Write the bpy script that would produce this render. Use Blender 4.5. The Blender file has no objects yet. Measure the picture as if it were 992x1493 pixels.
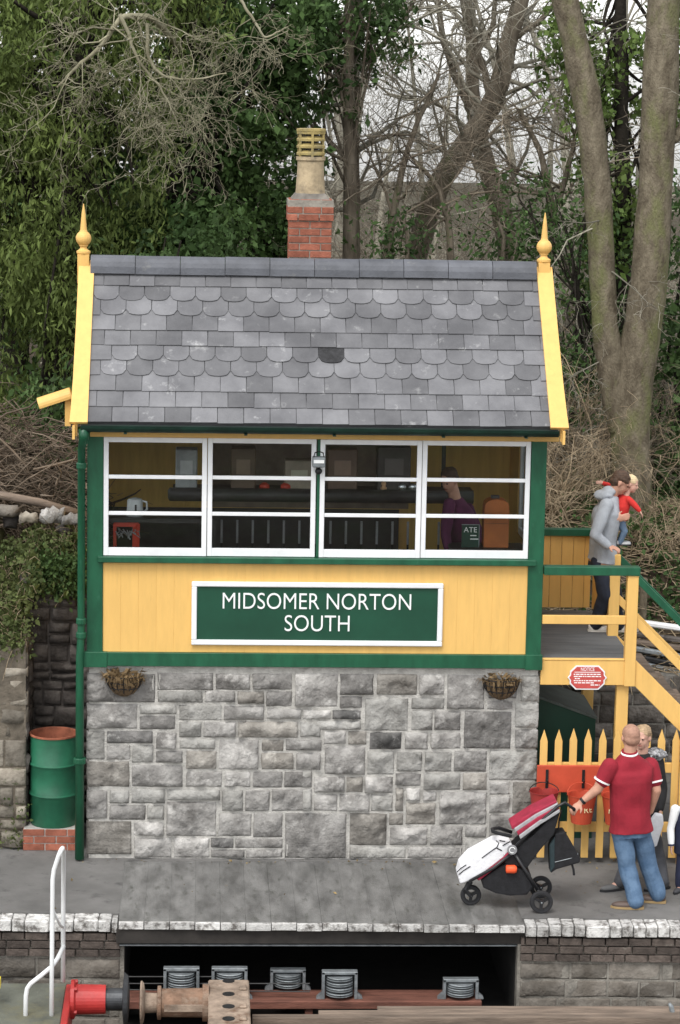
import bpy, bmesh, math, random
import numpy as np
from mathutils import Vector, Matrix, Euler
rnd = random.Random(7)
RNG = np.random.default_rng(11)
PI = math.pi
scn = bpy.context.scene
COL = scn.collection

# ---------------------------------------------------------------- camera
F_PX, CX, CY = 3797.98, 496.0, 746.5
CAM = np.array([1.12728, -25.01936, 7.67516])
PITCH, ROLL, YAW = -0.164801, -0.0183736, -0.0526927
def _rot():
    c, s = math.cos(YAW), math.sin(YAW); Rz = np.array([[c, -s, 0], [s, c, 0], [0, 0, 1]])
    c, s = math.cos(PITCH), math.sin(PITCH); Rx = np.array([[1, 0, 0], [0, c, -s], [0, s, c]])
    c, s = math.cos(ROLL), math.sin(ROLL); Ry = np.array([[c, 0, s], [0, 1, 0], [-s, 0, c]])
    return Rz @ Rx @ Ry
RM = _rot()
cam_data = bpy.data.cameras.new('camera'); cam = bpy.data.objects.new('camera', cam_data); COL.objects.link(cam)
M4 = Matrix.Identity(4)
for i in range(3):
    M4[i][0] = RM[i, 0]; M4[i][1] = RM[i, 2]; M4[i][2] = -RM[i, 1]; M4[i][3] = CAM[i]
cam.matrix_world = M4
cam_data.sensor_fit = 'VERTICAL'; cam_data.sensor_height = 36.0; cam_data.lens = F_PX / 1493 * 36
cam_data.clip_start = 0.5; cam_data.clip_end = 3000
scn.camera = cam
# ---------------------------------------------------------------- sky, sun, exposure
SUN_EL, SUN_AZ = math.radians(58), math.radians(205)      # azimuth measured from +Y towards +X
world = bpy.data.worlds.new('World'); scn.world = world; world.use_nodes = True
nt = world.node_tree; nt.nodes.clear()
sky = nt.nodes.new('ShaderNodeTexSky'); sky.sky_type = 'NISHITA'; sky.sun_disc = False
sky.sun_elevation = SUN_EL; sky.sun_rotation = SUN_AZ; sky.air_density = 1.0; sky.dust_density = 1.0; sky.ozone_density = 0.6
hs = nt.nodes.new('ShaderNodeHueSaturation'); hs.inputs['Saturation'].default_value = 0.12
bg = nt.nodes.new('ShaderNodeBackground'); bg.inputs['Strength'].default_value = 0.15
wo = nt.nodes.new('ShaderNodeOutputWorld')
nt.links.new(sky.outputs[0], hs.inputs['Color']); nt.links.new(hs.outputs[0], bg.inputs['Color']); nt.links.new(bg.outputs[0], wo.inputs['Surface'])
sl = bpy.data.lights.new('sun', 'SUN'); sl.energy = 1.1; sl.angle = math.radians(25); sl.color = (1, .97, .92)
so = bpy.data.objects.new('sun', sl); COL.objects.link(so)
sd = Vector((math.sin(SUN_AZ) * math.cos(SUN_EL), math.cos(SUN_AZ) * math.cos(SUN_EL), math.sin(SUN_EL)))
so.rotation_euler = sd.to_track_quat('Z', 'Y').to_euler()
scn.view_settings.view_transform = 'Standard'; scn.view_settings.look = 'None'
scn.view_settings.exposure = 1.0; scn.view_settings.gamma = 1.0; scn.view_settings.use_curve_mapping = False
scn.render.engine = 'CYCLES'
scn.cycles.max_bounces = 8; scn.cycles.transparent_max_bounces = 16

# ---------------------------------------------------------------- pixel -> place
def _ray(px, py): return RM @ np.array([(px - CX) / F_PX, 1, -(py - CY) / F_PX])
def P(px, py, y=0.0):                      # where the pixel's ray meets the vertical plane at depth y
    d = _ray(px, py); t = (y - CAM[1]) / d[1]; return CAM + t * d
def G(px, py, z=0.0):                      # where it meets the level z
    d = _ray(px, py); t = (z - CAM[2]) / d[2]; return CAM + t * d
def PX(px, py, y=0.0): return float(P(px, py, y)[0])
def PZ(px, py, y=0.0): return float(P(px, py, y)[2])

# ---------------------------------------------------------------- materials
MATS = {}
def srgb(r, g, b):
    f = lambda c: (c / 255 / 12.92) if c / 255 <= .04045 else ((c / 255 + .055) / 1.055) ** 2.4
    return (f(r), f(g), f(b))
def mat(name, col, rough=.6, var=.15, scale=5., bump=0., bscale=40., rand=0., spec=.4, metal=0., col2=None, detail=5., stretch=(1, 1, 1), attr=None, lo=.35, hi=.65, col3=None, c3=(2., .62, .7)):
    if name in MATS: return MATS[name]
    m = bpy.data.materials.new(name); m.use_nodes = True; MATS[name] = m
    n, l = m.node_tree.nodes, m.node_tree.links
    b = n['Principled BSDF']; b.inputs['Roughness'].default_value = rough; b.inputs['Metallic'].default_value = metal
    b.inputs['Specular IOR Level'].default_value = spec
    geo = n.new('ShaderNodeNewGeometry'); mp = n.new('ShaderNodeMapping'); mp.inputs['Scale'].default_value = stretch
    l.new(geo.outputs['Position'], mp.inputs['Vector'])
    no = n.new('ShaderNodeTexNoise'); no.inputs['Scale'].default_value = scale; no.inputs['Detail'].default_value = detail; no.inputs['Roughness'].default_value = .62
    l.new(mp.outputs[0], no.inputs['Vector'])
    cr = n.new('ShaderNodeValToRGB'); l.new(no.outputs['Fac'], cr.inputs['Fac'])
    c2 = col2 if col2 else tuple(min(1, c * (1 + var)) for c in col)
    c1 = col if col2 else tuple(c * (1 - var) for c in col)
    cr.color_ramp.elements[0].position = lo; cr.color_ramp.elements[0].color = (*c1, 1)
    cr.color_ramp.elements[1].position = hi; cr.color_ramp.elements[1].color = (*c2, 1)
    out = cr.outputs[0]
    if col3:
        n3 = n.new('ShaderNodeTexNoise'); n3.inputs['Scale'].default_value = c3[0]; n3.inputs['Detail'].default_value = 6; n3.inputs['Roughness'].default_value = .7
        l.new(mp.outputs[0], n3.inputs['Vector'])
        r3 = n.new('ShaderNodeMapRange'); r3.inputs[1].default_value = c3[1]; r3.inputs[2].default_value = c3[2]; l.new(n3.outputs['Fac'], r3.inputs[0])
        mx = n.new('ShaderNodeMix'); mx.data_type = 'RGBA'; l.new(r3.outputs[0], mx.inputs[0]); l.new(out, mx.inputs[6]); mx.inputs[7].default_value = (*col3, 1)
        out = mx.outputs[2]
    if rand or attr:
        mr = n.new('ShaderNodeMapRange'); mr.inputs[3].default_value = 1 - rand; mr.inputs[4].default_value = 1 + rand
        if attr:
            at = n.new('ShaderNodeAttribute'); at.attribute_name = attr; l.new(at.outputs['Fac'], mr.inputs[0])
        else:
            oi = n.new('ShaderNodeObjectInfo'); l.new(oi.outputs['Random'], mr.inputs[0])
        vm = n.new('ShaderNodeVectorMath'); vm.operation = 'SCALE'; l.new(out, vm.inputs[0]); l.new(mr.outputs[0], vm.inputs['Scale'])
        out = vm.outputs[0]
    l.new(out, b.inputs['Base Color'])
    if bump:
        n2 = n.new('ShaderNodeTexNoise'); n2.inputs['Scale'].default_value = bscale; n2.inputs['Detail'].default_value = 6; l.new(mp.outputs[0], n2.inputs['Vector'])
        bp = n.new('ShaderNodeBump'); bp.inputs['Strength'].default_value = bump; bp.inputs['Distance'].default_value = .02
        l.new(n2.outputs['Fac'], bp.inputs['Height']); l.new(bp.outputs[0], b.inputs['Normal'])
    return m

YELLOW = mat('yellow_paint', (.74, .455, .14), .5, .05, 3, .08, 60, rand=.025, stretch=(4, 4, .6), col3=(.55, .33, .10), c3=(5, .58, .95))
GREEN = mat('green_paint', (.013, .088, .044), .38, .2, 3, .05, 40, stretch=(3, 3, 1), col3=(.05, .16, .10), c3=(7, .63, .8))
DGREEN = mat('dark_green_paint', (.008, .045, .028), .5, .2, 3)
WHITE = mat('white_paint', (.78, .79, .80), .4, .06, 4, .04, 50, col3=(.5, .5, .47), c3=(9, .66, .85))
STONE = mat('rock_faced_stone', (.135, .128, .12), .9, .3, 2.6, 1., 26, rand=.34, spec=.15, col2=(.42, .405, .385), lo=.33, hi=.68, col3=(.62, .60, .57), c3=(7, .52, .86))
STONEP = mat('pale_buff_stone', (.23, .222, .205), .9, .3, 4, 1., 26, rand=.2, spec=.15, col2=(.46, .45, .425), lo=.3, hi=.7, col3=(.13, .125, .115), c3=(5, .5, .85))
STONEW = mat('warm_grey_stone', (.15, .138, .122), .9, .3, 4, 1., 26, rand=.25, spec=.15, col2=(.34, .32, .29), lo=.3, hi=.68, col3=(.55, .52, .47), c3=(8, .54, .86))
STONED = mat('stained_stone', (.085, .083, .08), .9, .3, 3, 1., 26, rand=.25, spec=.15, col2=(.27, .26, .25), lo=.38, hi=.66, col3=(.5, .49, .47), c3=(9, .54, .8))
MORTAR = mat('mortar', (.44, .425, .395), .95, .2, 9, .6, 60, spec=.1, col3=(.18, .17, .155), c3=(2.5, .57, .8))
SLATE = mat('slate', (.105, .105, .112), .55, .22, 2.2, .2, 30, rand=.27, spec=.3, col2=(.17, .17, .178), col3=(.33, .33, .33), c3=(6, .6, .76))
RIDGE = mat('ridge_tile', (.10, .105, .12), .55, .2, 4, .2, 40, rand=.12, col3=(.20, .20, .19), c3=(6, .62, .8))
BRICK_O = mat('orange_brick', (.29, .105, .068), .85, .22, 14, .4, 70, rand=.22, spec=.15)
BRICK_D = mat('blue_brick', (.085, .068, .058), .7, .3, 14, .5, 60, rand=.35, spec=.25, col3=(.22, .20, .17), c3=(9, .62, .8))
ASPHALT = mat('asphalt', (.15, .146, .14), .8, .18, 1.4, 1., 150, spec=.25, col2=(.26, .252, .242), lo=.3, hi=.7, col3=(.10, .098, .095), c3=(3.2, .56, .7))
PLANK = mat('wet_boards', (.088, .087, .083), .36, .3, 2.2, .5, 70, rand=.1, spec=.4, stretch=(2.4, .8, 1), col2=(.24, .236, .228), lo=.32, hi=.7, col3=(.07, .072, .062), c3=(5, .55, .7))
WORNWHITE = mat('worn_white_paint', (.56, .55, .53), .8, .15, 8, .6, 60, rand=.25, spec=.15, col3=(.13, .12, .11), c3=(10, .46, .62))
BLACK = mat('black_metal', (.012, .012, .013), .5, .3, 8)
RUBBER = mat('rubber', (.018, .018, .02), .75, .3, 20, .1, 60)
GREYMETAL = mat('galvanised_metal', (.23, .25, .26), .5, .25, 14, .15, 60, metal=.35)
RUST = mat('rusty_steel', (.20, .125, .085), .85, .35, 8, .4, 50, spec=.2, col3=(.30, .235, .18), c3=(6, .5, .7))
REDTIMBER = mat('red_oxide_timber', (.16, .065, .045), .8, .35, 6, .4, 50, stretch=(.5, 3, 3))
WOODBROWN = mat('weathered_wood', (.17, .13, .10), .85, .35, 5, .5, 40, rand=.2, stretch=(.4, 3, 3))
SOIL = mat('dark_earth', (.055, .042, .03), .95, .4, 3, .8, 20, spec=.1, col3=(.06, .075, .03), c3=(.9, .5, .65))
DARKSTONE = mat('dark_shaded_rubble', (.035, .03, .027), .9, .4, 6, .9, 22, rand=.45, spec=.15, col2=(.11, .098, .09), col3=(.19, .175, .16), c3=(9, .63, .8))  # dark rubble; on the recess walls the shade is put into this colour
WALLSTONE = mat('grey_rubble_stone', (.075, .066, .058), .9, .4, 6, .9, 22, rand=.4, spec=.15, col2=(.17, .155, .14), col3=(.26, .245, .225), c3=(9, .63, .8))
PALESTONE = mat('pale_rubble_stone', (.15, .13, .105), .92, .3, 6, .9, 22, rand=.4, spec=.15, col2=(.30, .27, .225), col3=(.06, .075, .03), c3=(4, .57, .7))
CONCRETE = mat('lower_wall_stone', (.12, .105, .088), .92, .3, 5, .8, 24, rand=.3, spec=.12, col2=(.21, .19, .165), col3=(.38, .36, .33), c3=(12, .66, .78))
RED = mat('red_paint', (.55, .055, .03), .45, .15, 5, col3=(.40, .09, .04), c3=(8, .6, .8))
REDORANGE = mat('orange_red_paint', (.52, .075, .035), .5, .12, 4)
LETTERW = mat('white_lettering', (.85, .86, .85), .5, .02, 4)
CREAM = mat('cream_lettering', (.75, .62, .35), .6, .1, 20)
INTWALL = mat('interior_yellow', (.72, .47, .13), .6, .1, 4, stretch=(4, 4, .5))
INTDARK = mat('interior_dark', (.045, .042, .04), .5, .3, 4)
FELT = mat('roofing_felt', (.12, .125, .13), .85, .2, 3, .4, 90, stretch=(.6, 4, 1))
POTCLAY = mat('pot_clay', (.38, .30, .19), .85, .25, 6, .3, 40, col3=(.14, .12, .09), c3=(4, .52, .72))
POTYELLOW = mat('pot_yellow_glaze', (.34, .265, .10), .7, .25, 8, .2, 40, col3=(.20, .17, .09), c3=(7, .5, .7))
GLASS = bpy.data.materials.new('window_glass'); GLASS.use_nodes = True
_n, _l = GLASS.node_tree.nodes, GLASS.node_tree.links; _n.clear()
_o = _n.new('ShaderNodeOutputMaterial'); _t = _n.new('ShaderNodeBsdfTransparent'); _t.inputs[0].default_value = (.93, .95, .95, 1)
_g = _n.new('ShaderNodeBsdfGlossy'); _g.inputs['Roughness'].default_value = .015
_f = _n.new('ShaderNodeFresnel'); _f.inputs[0].default_value = 1.5; _m = _n.new('ShaderNodeMixShader')
_l.new(_f.outputs[0], _m.inputs[0]); _l.new(_t.outputs[0], _m.inputs[1]); _l.new(_g.outputs[0], _m.inputs[2]); _l.new(_m.outputs[0], _o.inputs[0])

# ---------------------------------------------------------------- mesh helpers
class MB:
    def __init__(s): s.v = []; s.f = []
    def add(s, vs, fs):
        o = len(s.v); s.v += [tuple(map(float, p)) for p in vs]; s.f += [tuple(i + o for i in f) for f in fs]; return s
    def box(s, x0, x1, y0, y1, z0, z1):
        vs = [(x, y, z) for z in (z0, z1) for x, y in ((x0, y0), (x1, y0), (x1, y1), (x0, y1))]
        return s.add(vs, [(3, 2, 1, 0), (4, 5, 6, 7), (0, 1, 5, 4), (1, 2, 6, 5), (2, 3, 7, 6), (3, 0, 4, 7)])
    def prism(s, a, b):                               # two matching loops -> closed solid
        n = len(a); fs = [tuple(range(n))[::-1], tuple(range(n, 2 * n))]
        fs += [(i, (i + 1) % n, n + (i + 1) % n, n + i) for i in range(n)]
        return s.add(list(a) + list(b), fs)
    def prism_y(s, poly, y0, y1): return s.prism([(p[0], y0, p[1]) for p in poly], [(p[0], y1, p[1]) for p in poly])
    def prism_z(s, poly, z0, z1): return s.prism([(p[0], p[1], z0) for p in poly], [(p[0], p[1], z1) for p in poly])
    def bar(s, a, b, w, h, up=(0, 0, 1)):             # rectangular bar from a to b
        a = Vector(a); b = Vector(b); d = (b - a).normalized(); u = Vector(up); sd = d.cross(u)
        if sd.length < 1e-4: sd = d.cross(Vector((0, 1, 0)))
        sd.normalize(); u = sd.cross(d).normalized()
        q = [sd * w / 2 * i + u * h / 2 * j for i, j in ((-1, -1), (1, -1), (1, 1), (-1, 1))]
        return s.prism([a + k for k in q], [b + k for k in q])
    def tube(s, pts, r, k=8):
        pts = [Vector(p) for p in pts]; n = len(pts); rs = r if hasattr(r, '__len__') else [r] * n
        vs, fs = [], []; ref = None
        for i, p in enumerate(pts):
            t = (pts[min(i + 1, n - 1)] - pts[max(i - 1, 0)])
            t = t.normalized() if t.length > 1e-9 else Vector((0, 0, 1))
            if ref is None: ref = Vector((0, 0, 1)) if abs(t.z) < .9 else Vector((1, 0, 0))
            u = t.cross(ref).normalized(); w = u.cross(t); ref = w
            for j in range(k):
                a = 2 * PI * j / k; vs.append(p + (u * math.cos(a) + w * math.sin(a)) * rs[i])
        for i in range(n - 1):
            for j in range(k): fs.append((i * k + j, i * k + (j + 1) % k, (i + 1) * k + (j + 1) % k, (i + 1) * k + j))
        fs += [tuple(range(k))[::-1], tuple((n - 1) * k + j for j in range(k))]
        return s.add(vs, fs)
    def lathe(s, prof, c=(0, 0, 0), k=20, axis='z', close=True):
        vs, fs = [], []; n = len(prof)
        for r, h in prof:
            for j in range(k):
                a = 2 * PI * j / k; p = (r * math.cos(a), r * math.sin(a), h)
                if axis == 'y': p = (p[0], p[2], p[1])
                if axis == 'x': p = (p[2], p[0], p[1])
                vs.append((c[0] + p[0], c[1] + p[1], c[2] + p[2]))
        for i in range(n - 1):
            for j in range(k): fs.append((i * k + j, i * k + (j + 1) % k, (i + 1) * k + (j + 1) % k, (i + 1) * k + j))
        if close: fs += [tuple(range(k))[::-1], tuple((n - 1) * k + j for j in range(k))]
        return s.add(vs, fs)
    def ell(s, c, r, k=12, m=8, rot=None):
        vs, fs = [], []
        for i in range(m + 1):
            th = PI * i / m
            for j in range(k):
                a = 2 * PI * j / k; p = Vector((r[0] * math.sin(th) * math.cos(a), r[1] * math.sin(th) * math.sin(a), r[2] * math.cos(th)))
                if rot is not None: p = rot @ p
                vs.append((c[0] + p[0], c[1] + p[1], c[2] + p[2]))
        for i in range(m):
            for j in range(k): fs.append((i * k + j, (i + 1) * k + j, (i + 1) * k + (j + 1) % k, i * k + (j + 1) % k))
        return s.add(vs, fs)
    def build(s, name, m, parent=None, bevel=0., smooth=False, seg=1, weld=True):
        me = bpy.data.meshes.new(name); me.from_pydata(s.v, [], s.f); me.update()
        bm = bmesh.new(); bm.from_mesh(me)
        if weld: bmesh.ops.remove_doubles(bm, verts=bm.verts, dist=1e-5)
        bmesh.ops.recalc_face_normals(bm, faces=bm.faces)
        if bevel:
            bmesh.ops.bevel(bm, geom=[e for e in bm.edges if e.is_manifold and e.calc_face_angle(0) > .5], offset=bevel, segments=seg, affect='EDGES', profile=.7)
        bm.to_mesh(me); bm.free()
        return link(name, me, m, parent, smooth)
def origin(o):
    v = Vector((0, 0, 0))
    while o is not None: v = v + o.location; o = o.parent
    return v
def link(name, me, m, parent=None, smooth=False):
    if m is not None and not me.materials: me.materials.append(m)
    if smooth: me.shade_smooth() if hasattr(me, 'shade_smooth') else [setattr(p, 'use_smooth', True) for p in me.polygons]
    o = bpy.data.objects.new(name, me); COL.objects.link(o)
    if parent is not None:
        o.parent = parent; me.transform(Matrix.Translation(-origin(parent)))
    return o
def piece(name, me, loc, parent, rot=(0, 0, 0), scale=(1, 1, 1)):          # an object on shared mesh data, placed in world terms
    o = bpy.data.objects.new(name, me); COL.objects.link(o)
    o.parent = parent; o.location = Vector(loc) - (origin(parent) if parent else Vector((0, 0, 0))); o.rotation_euler = rot; o.scale = scale
    return o
def thing(name, label, cat, loc=(0, 0, 0), group=None):
    o = bpy.data.objects.new(name, None); COL.objects.link(o); o.location = Vector(loc); o.empty_display_size = .1
    return tag(o, label, cat, group)
def tag(o, label=None, cat=None, group=None, kind=None):
    if label: o['label'] = label
    if cat: o['category'] = cat
    if group: o['group'] = group
    if kind: o['kind'] = kind
    return o
def np_mesh(name, verts, quads, smooth=False, tint=None):
    me = bpy.data.meshes.new(name); nv, nf = len(verts), len(quads); k = quads.shape[1]
    me.vertices.add(nv); me.vertices.foreach_set('co', np.ascontiguousarray(verts, np.float32).ravel())
    me.loops.add(nf * k); me.loops.foreach_set('vertex_index', np.ascontiguousarray(quads, np.int32).ravel())
    me.polygons.add(nf); me.polygons.foreach_set('loop_start', np.arange(0, nf * k, k, dtype=np.int32))
    if smooth: me.polygons.foreach_set('use_smooth', np.ones(nf, dtype=bool))
    if tint is not None:
        a = me.attributes.new('tint', 'FLOAT', 'FACE'); a.data.foreach_set('value', np.ascontiguousarray(tint, np.float32))
    me.update(calc_edges=True); me.validate()
    return me
def text_mesh(s, size, align='CENTER', ext=.004, spacing=1.0):
    c = bpy.data.curves.new('lettering', 'FONT'); c.body = s; c.size = size; c.align_x = align; c.align_y = 'CENTER'; c.extrude = ext; c.space_character = spacing; c.resolution_u = 6; c.offset = -.007 * size if size > .2 else 0.
    o = bpy.data.objects.new('lettering', c); COL.objects.link(o)
    dg = bpy.context.evaluated_depsgraph_get(); dg.update(); me = bpy.data.meshes.new_from_object(o.evaluated_get(dg))
    bpy.data.objects.remove(o); bpy.data.curves.remove(c); me.materials.clear()
    return me
def letters(s, size, loc, m, parent, rot=(PI / 2, 0, 0), width=None, ext=.004, bold=0., name='lettering'):
    me = text_mesh(s, size, ext=ext); xs = [v.co.x for v in me.vertices]; w = max(xs) - min(xs)
    sx = width / w if width else 1
    me.transform(Matrix.Diagonal((sx, 1, 1, 1)))
    me.materials.append(m)
    return piece(name, me, loc, parent, rot)

# ================================================================ rough stones
def rock_mesh(w, h, proud, seed, amp=.018, cell=.045, wob=.012, back=.05):
    """a squared stone with a broken face towards -Y; its joint plane is y=0"""
    r = np.random.default_rng(seed)
    nx = int(min(13, max(3, round(w / cell)))); nz = int(min(10, max(3, round(h / cell))))
    u = np.linspace(0, 1, nx + 1); t = np.linspace(0, 1, nz + 1)
    e = min(.018, .2 * min(w, h))
    xs = np.interp(u, [0, 1], [0, w]); zs = np.interp(t, [0, 1], [0, h])
    xs[1] = e; xs[-2] = w - e; zs[1] = e; zs[-2] = h - e
    X, Z = np.meshgrid(xs, zs)
    D = np.zeros_like(X)
    for _ in range(5):
        k = r.normal(0, 1, 2) * r.uniform(6, 26); D += np.sin(k[0] * X + k[1] * Z + r.uniform(0, 6.3)) * r.uniform(.3, 1)
    D = D / 2.2 * amp + r.normal(0, amp * .35, X.shape)
    tilt = r.normal(0, .06, 2); D += tilt[0] * (X - w / 2) + tilt[1] * (Z - h / 2)
    bulge = np.minimum(np.minimum(X, w - X) / (w * .3), np.minimum(Z, h - Z) / (h * .3)).clip(0, 1)
    Y = -(proud * (.35 + .65 * bulge) + np.maximum(D, -proud * .42))
    b = (X <= 0) | (X >= w) | (Z <= 0) | (Z >= h)
    X = X + np.where(b, 0, r.normal(0, wob * .4, X.shape)); Z = Z + np.where(b, 0, r.normal(0, wob * .4, X.shape))
    # wavering outline
    cornerx = np.interp(zs, [0, h * .5, h], r.normal(0, wob * .35, 3)); X[:, 0] += np.abs(cornerx); X[:, -1] -= np.abs(cornerx[::-1])
    cz = np.interp(xs, [0, w * .5, w], r.normal(0, wob * .35, 3)); Z[0, :] += np.abs(cz); Z[-1, :] -= np.abs(cz[::-1])
    Y[b] = -.003
    n = nx + 1
    V = np.stack([X - w / 2, Y, Z - h / 2], -1).reshape(-1, 3)
    Q = [(j * n + i, j * n + i + 1, (j + 1) * n + i + 1, (j + 1) * n + i) for j in range(nz) for i in range(nx)]
    ring = [i for i in range(n)] + [j * n + nx for j in range(1, nz + 1)] + [nz * n + i for i in range(nx - 1, -1, -1)] + [j * n for j in range(nz - 1, 0, -1)]
    o = len(V); V = np.vstack([V, V[ring] * [1, 0, 1] + [0, back, 0]])
    m = len(ring)
    Q += [(ring[(i + 1) % m], ring[i], o + i, o + (i + 1) % m) for i in range(m)]
    me = np_mesh('stone', V, np.array(Q)); return me
def rubble(parent, x0, x1, z0, z1, y, m, seed, hs=(.12, .26), ws=(.14, .42), proud=.035, rotz=0., skip=None, amp=.02, joint=.014, name='stone'):
    """courses of stones on a plane that faces -Y (or turned by rotz about (x0,y))"""
    r = random.Random(seed); z = z0; k = 0
    while z < z1 - .04:
        h = min(r.uniform(*hs), z1 - z)
        if z1 - z - h < .07: h = z1 - z
        x = 0.
        while x < (x1 - x0) - .02:
            w = min(r.uniform(*ws), x1 - x0 - x)
            if x1 - x0 - x - w < .08: w = x1 - x0 - x
            hh = h
            if w > .01 and not (skip and skip(x0 + x + w / 2, z + h / 2)):
                sub = [(z, h)] if (h < .17 or r.random() < .65) else [(z, h * .48), (z + h * .48, h * .52)]
                for sz, sh in sub:
                    me = rock_mesh(max(.05, w - joint), max(.04, sh - joint), proud * r.uniform(.5, 1.3), seed * 977 + k, amp, cell=.07); me.materials.append(m); k += 1
                    lx = x + w / 2
                    piece(name, me, (x0 + lx * math.cos(rotz), y + lx * math.sin(rotz), sz + sh / 2), parent, (0, 0, rotz))
            x += w
        z += h

# ================================================================ the ground
EDGE = lambda x: -1.945 - .028 * x                  # the platform edge is not quite parallel to the box
TRACK_Z = -1.55
def gz(x, y):
    if y < -.2: return TRACK_Z
    left = 1 / (1 + math.exp(max(-50, min(50, (x + .80) / .07))))
    hl = np.interp(y, [-.2, .42, .5, 1.2, 2.0, 4.5, 8, 30, 50, 2000], [TRACK_Z, TRACK_Z, 2.0, 2.55, 3.05, 3.55, 3.6, 3.0, 1.5, -70])
    hr = np.interp(y, [-.2, 3.0, 3.08, 3.8, 4.8, 8, 30, 50, 2000], [TRACK_Z, TRACK_Z, 1.18, 1.5, 2.45, 3.1, 3.0, 1.5, -70])
    return float(left * hl + (1 - left) * hr) + (.09 * math.sin(x * 2.3 + y * 1.7) * math.sin(y * 3.1 + x * .7) if y > 3.4 else 0)
xs = np.concatenate([[-900, -300, -100, -40, -20, -10, -6], np.arange(-4, -1.2, .35), np.arange(-1.2, .4, .1), np.arange(.5, 12, .5), [14, 18, 25, 40, 100, 300, 900]])
ys = np.concatenate([[-900, -300, -100, -40, -20, -10, -5, -2, -.2, .3, .42, .5, .7, .9, 1.2, 1.5, 2.0, 2.5, 3.0, 3.08, 3.3, 3.6, 4], np.arange(4.5, 12, .5), np.arange(12, 40, 2), [40, 50, 60, 80, 150, 400, 900, 2000]])
V = np.array([(x, y, gz(x, y)) for y in ys for x in xs]); nxg = len(xs)
Q = np.array([(j * nxg + i, j * nxg + i + 1, (j + 1) * nxg + i + 1, (j + 1) * nxg + i) for j in range(len(ys) - 1) for i in range(nxg - 1)])
me = np_mesh('ground', V, Q, True); tag(link('ground', me, SOIL), kind='structure')

# ---------------------------------------------------------------- platform
plat = bpy.data.objects.new('platform', None); COL.objects.link(plat); tag(plat, kind='structure')
PL0, PL1 = .375, 4.115                              # the boarded pit runs between these
IN = .23                                            # coping depth
def slabpoly(a, b, back, inset): return [(a, EDGE(a) + inset), (b, EDGE(b) + inset), (b, back), (a, back)]
mb = MB(); mb.prism_z(slabpoly(-6, PL0, 3.0, IN), -.20, 0.); mb.prism_z(slabpoly(PL1, 9.5, 3.0, IN), -.20, 0.)
mb.box(PL0, PL1, -.085, 3.0, -.20, 0.)
mb.build('asphalt_surface', ASPHALT, plat)
mb = MB(); mb.prism_z(slabpoly(-6, PL0 + .05, 2.9, .06), TRACK_Z - .1, -.20); mb.prism_z(slabpoly(PL1 - .05, 9.5, 2.9, .06), TRACK_Z - .1, -.20)
mb.build('platform_core', mat('core_mortar', (.20, .185, .16), .95, .3, 9, .5, 50), plat)
def coping(x0, x1, seed):
    r = random.Random(seed); x = x0
    while x < x1 - .01:
        w = min(r.choice([.105, .11, .115, .12, .225]), x1 - x); dy = r.uniform(-.012, .012); dz = r.uniform(-.006, .006)
        if x1 - x - w < .05: w = x1 - x
        me = BEVELBOX; e = EDGE(x + w / 2)
        piece('coping_brick', me, (x + w / 2, e + IN / 2 + dy, -.055 + dz), plat, (r.uniform(-.02, .02), 0, -.028 + r.uniform(-.02, .02)), (w - .006, IN - .004, .108))
        x += w
def bevel_box_mesh(name, m, b=.05):
    mb = MB().box(-.5, .5, -.5, .5, -.5, .5); o = mb.build(name, m, None, bevel=b); me = o.data; bpy.data.objects.remove(o); return me
BEVELBOX = bevel_box_mesh('coping_brick', WORNWHITE, .07)
coping(PL1 + .01, 5.9, 2); coping(-1.05, PL0 - .005, 3)
BRK = bevel_box_mesh('brick', BRICK_D, .05)
def courses(x0, x1, seed):
    r = random.Random(seed)
    for c in range(3):
        z = -.125 - .078 * c - .037; x = x0 - r.uniform(0, .1)
        while x < x1:
            w = r.choice([.215, .215, .105]) if c != 1 else .225
            a, b = max(x, x0), min(x + w, x1)
            if b - a > .03: piece('brick', BRK, ((a + b) / 2, EDGE((a + b) / 2) + .085 + r.uniform(-.004, .004), z), plat, (0, 0, -.028), (b - a - .01, .13, .066))
            x += w
courses(PL1 - .03, 5.9, 5); courses(-1.05, PL0 + .02, 6)
for a, b, s in ((PL1 - .03, 5.9, 21), (-1.05, PL0 + .02, 22)):
    rubble(plat, a, b, -1.5, -.37, EDGE(a) + .062, CONCRETE, s, (.14, .2), (.25, .5), .018, rotz=-.028, amp=.012)
PITD = mat('pit_shade_black', (.012, .011, .010), .95, .3, 6)  # near-black linings: the shade of the cavity is put into their colour
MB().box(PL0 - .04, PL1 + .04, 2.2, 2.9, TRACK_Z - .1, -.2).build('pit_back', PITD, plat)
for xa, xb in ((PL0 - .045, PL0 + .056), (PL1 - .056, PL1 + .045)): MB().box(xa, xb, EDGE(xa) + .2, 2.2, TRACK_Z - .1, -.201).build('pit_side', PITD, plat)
# boards over the pit
x = PL0; i = 0
nb = 16; bw = (PL1 - PL0) / nb
PLKM = bevel_box_mesh('pit_board', PLANK, .004); WEND = bevel_box_mesh('painted_board_end', WORNWHITE, .02)
for i in range(nb):
    cx_ = PL0 + bw * (i + .5); e = EDGE(cx_) - .045 + rnd.uniform(-.008, .008); y1 = -.09
    zt = rnd.uniform(-.003, .004)
    o = piece('pit_board', PLKM, (cx_, (e + .05 + y1) / 2, -.028 + zt), plat, (0, 0, 0), (bw - .0012, y1 - e - .05, .056))
    nsub = 2 if i % 3 else 1
    piece('painted_board_end', WEND, (cx_, e + .024, -.030 + zt + .004), plat, (0, 0, 0), (bw - .008, .05, .062))
mb = MB().box(PL0 - .02, PL1 + .02, EDGE(2.2) + .02, EDGE(2.2) + .12, -.20, -.065); mb.build('pit_bearer', mat('pit_timber', (.03, .026, .023), .8, .3, 6), plat)
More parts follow.
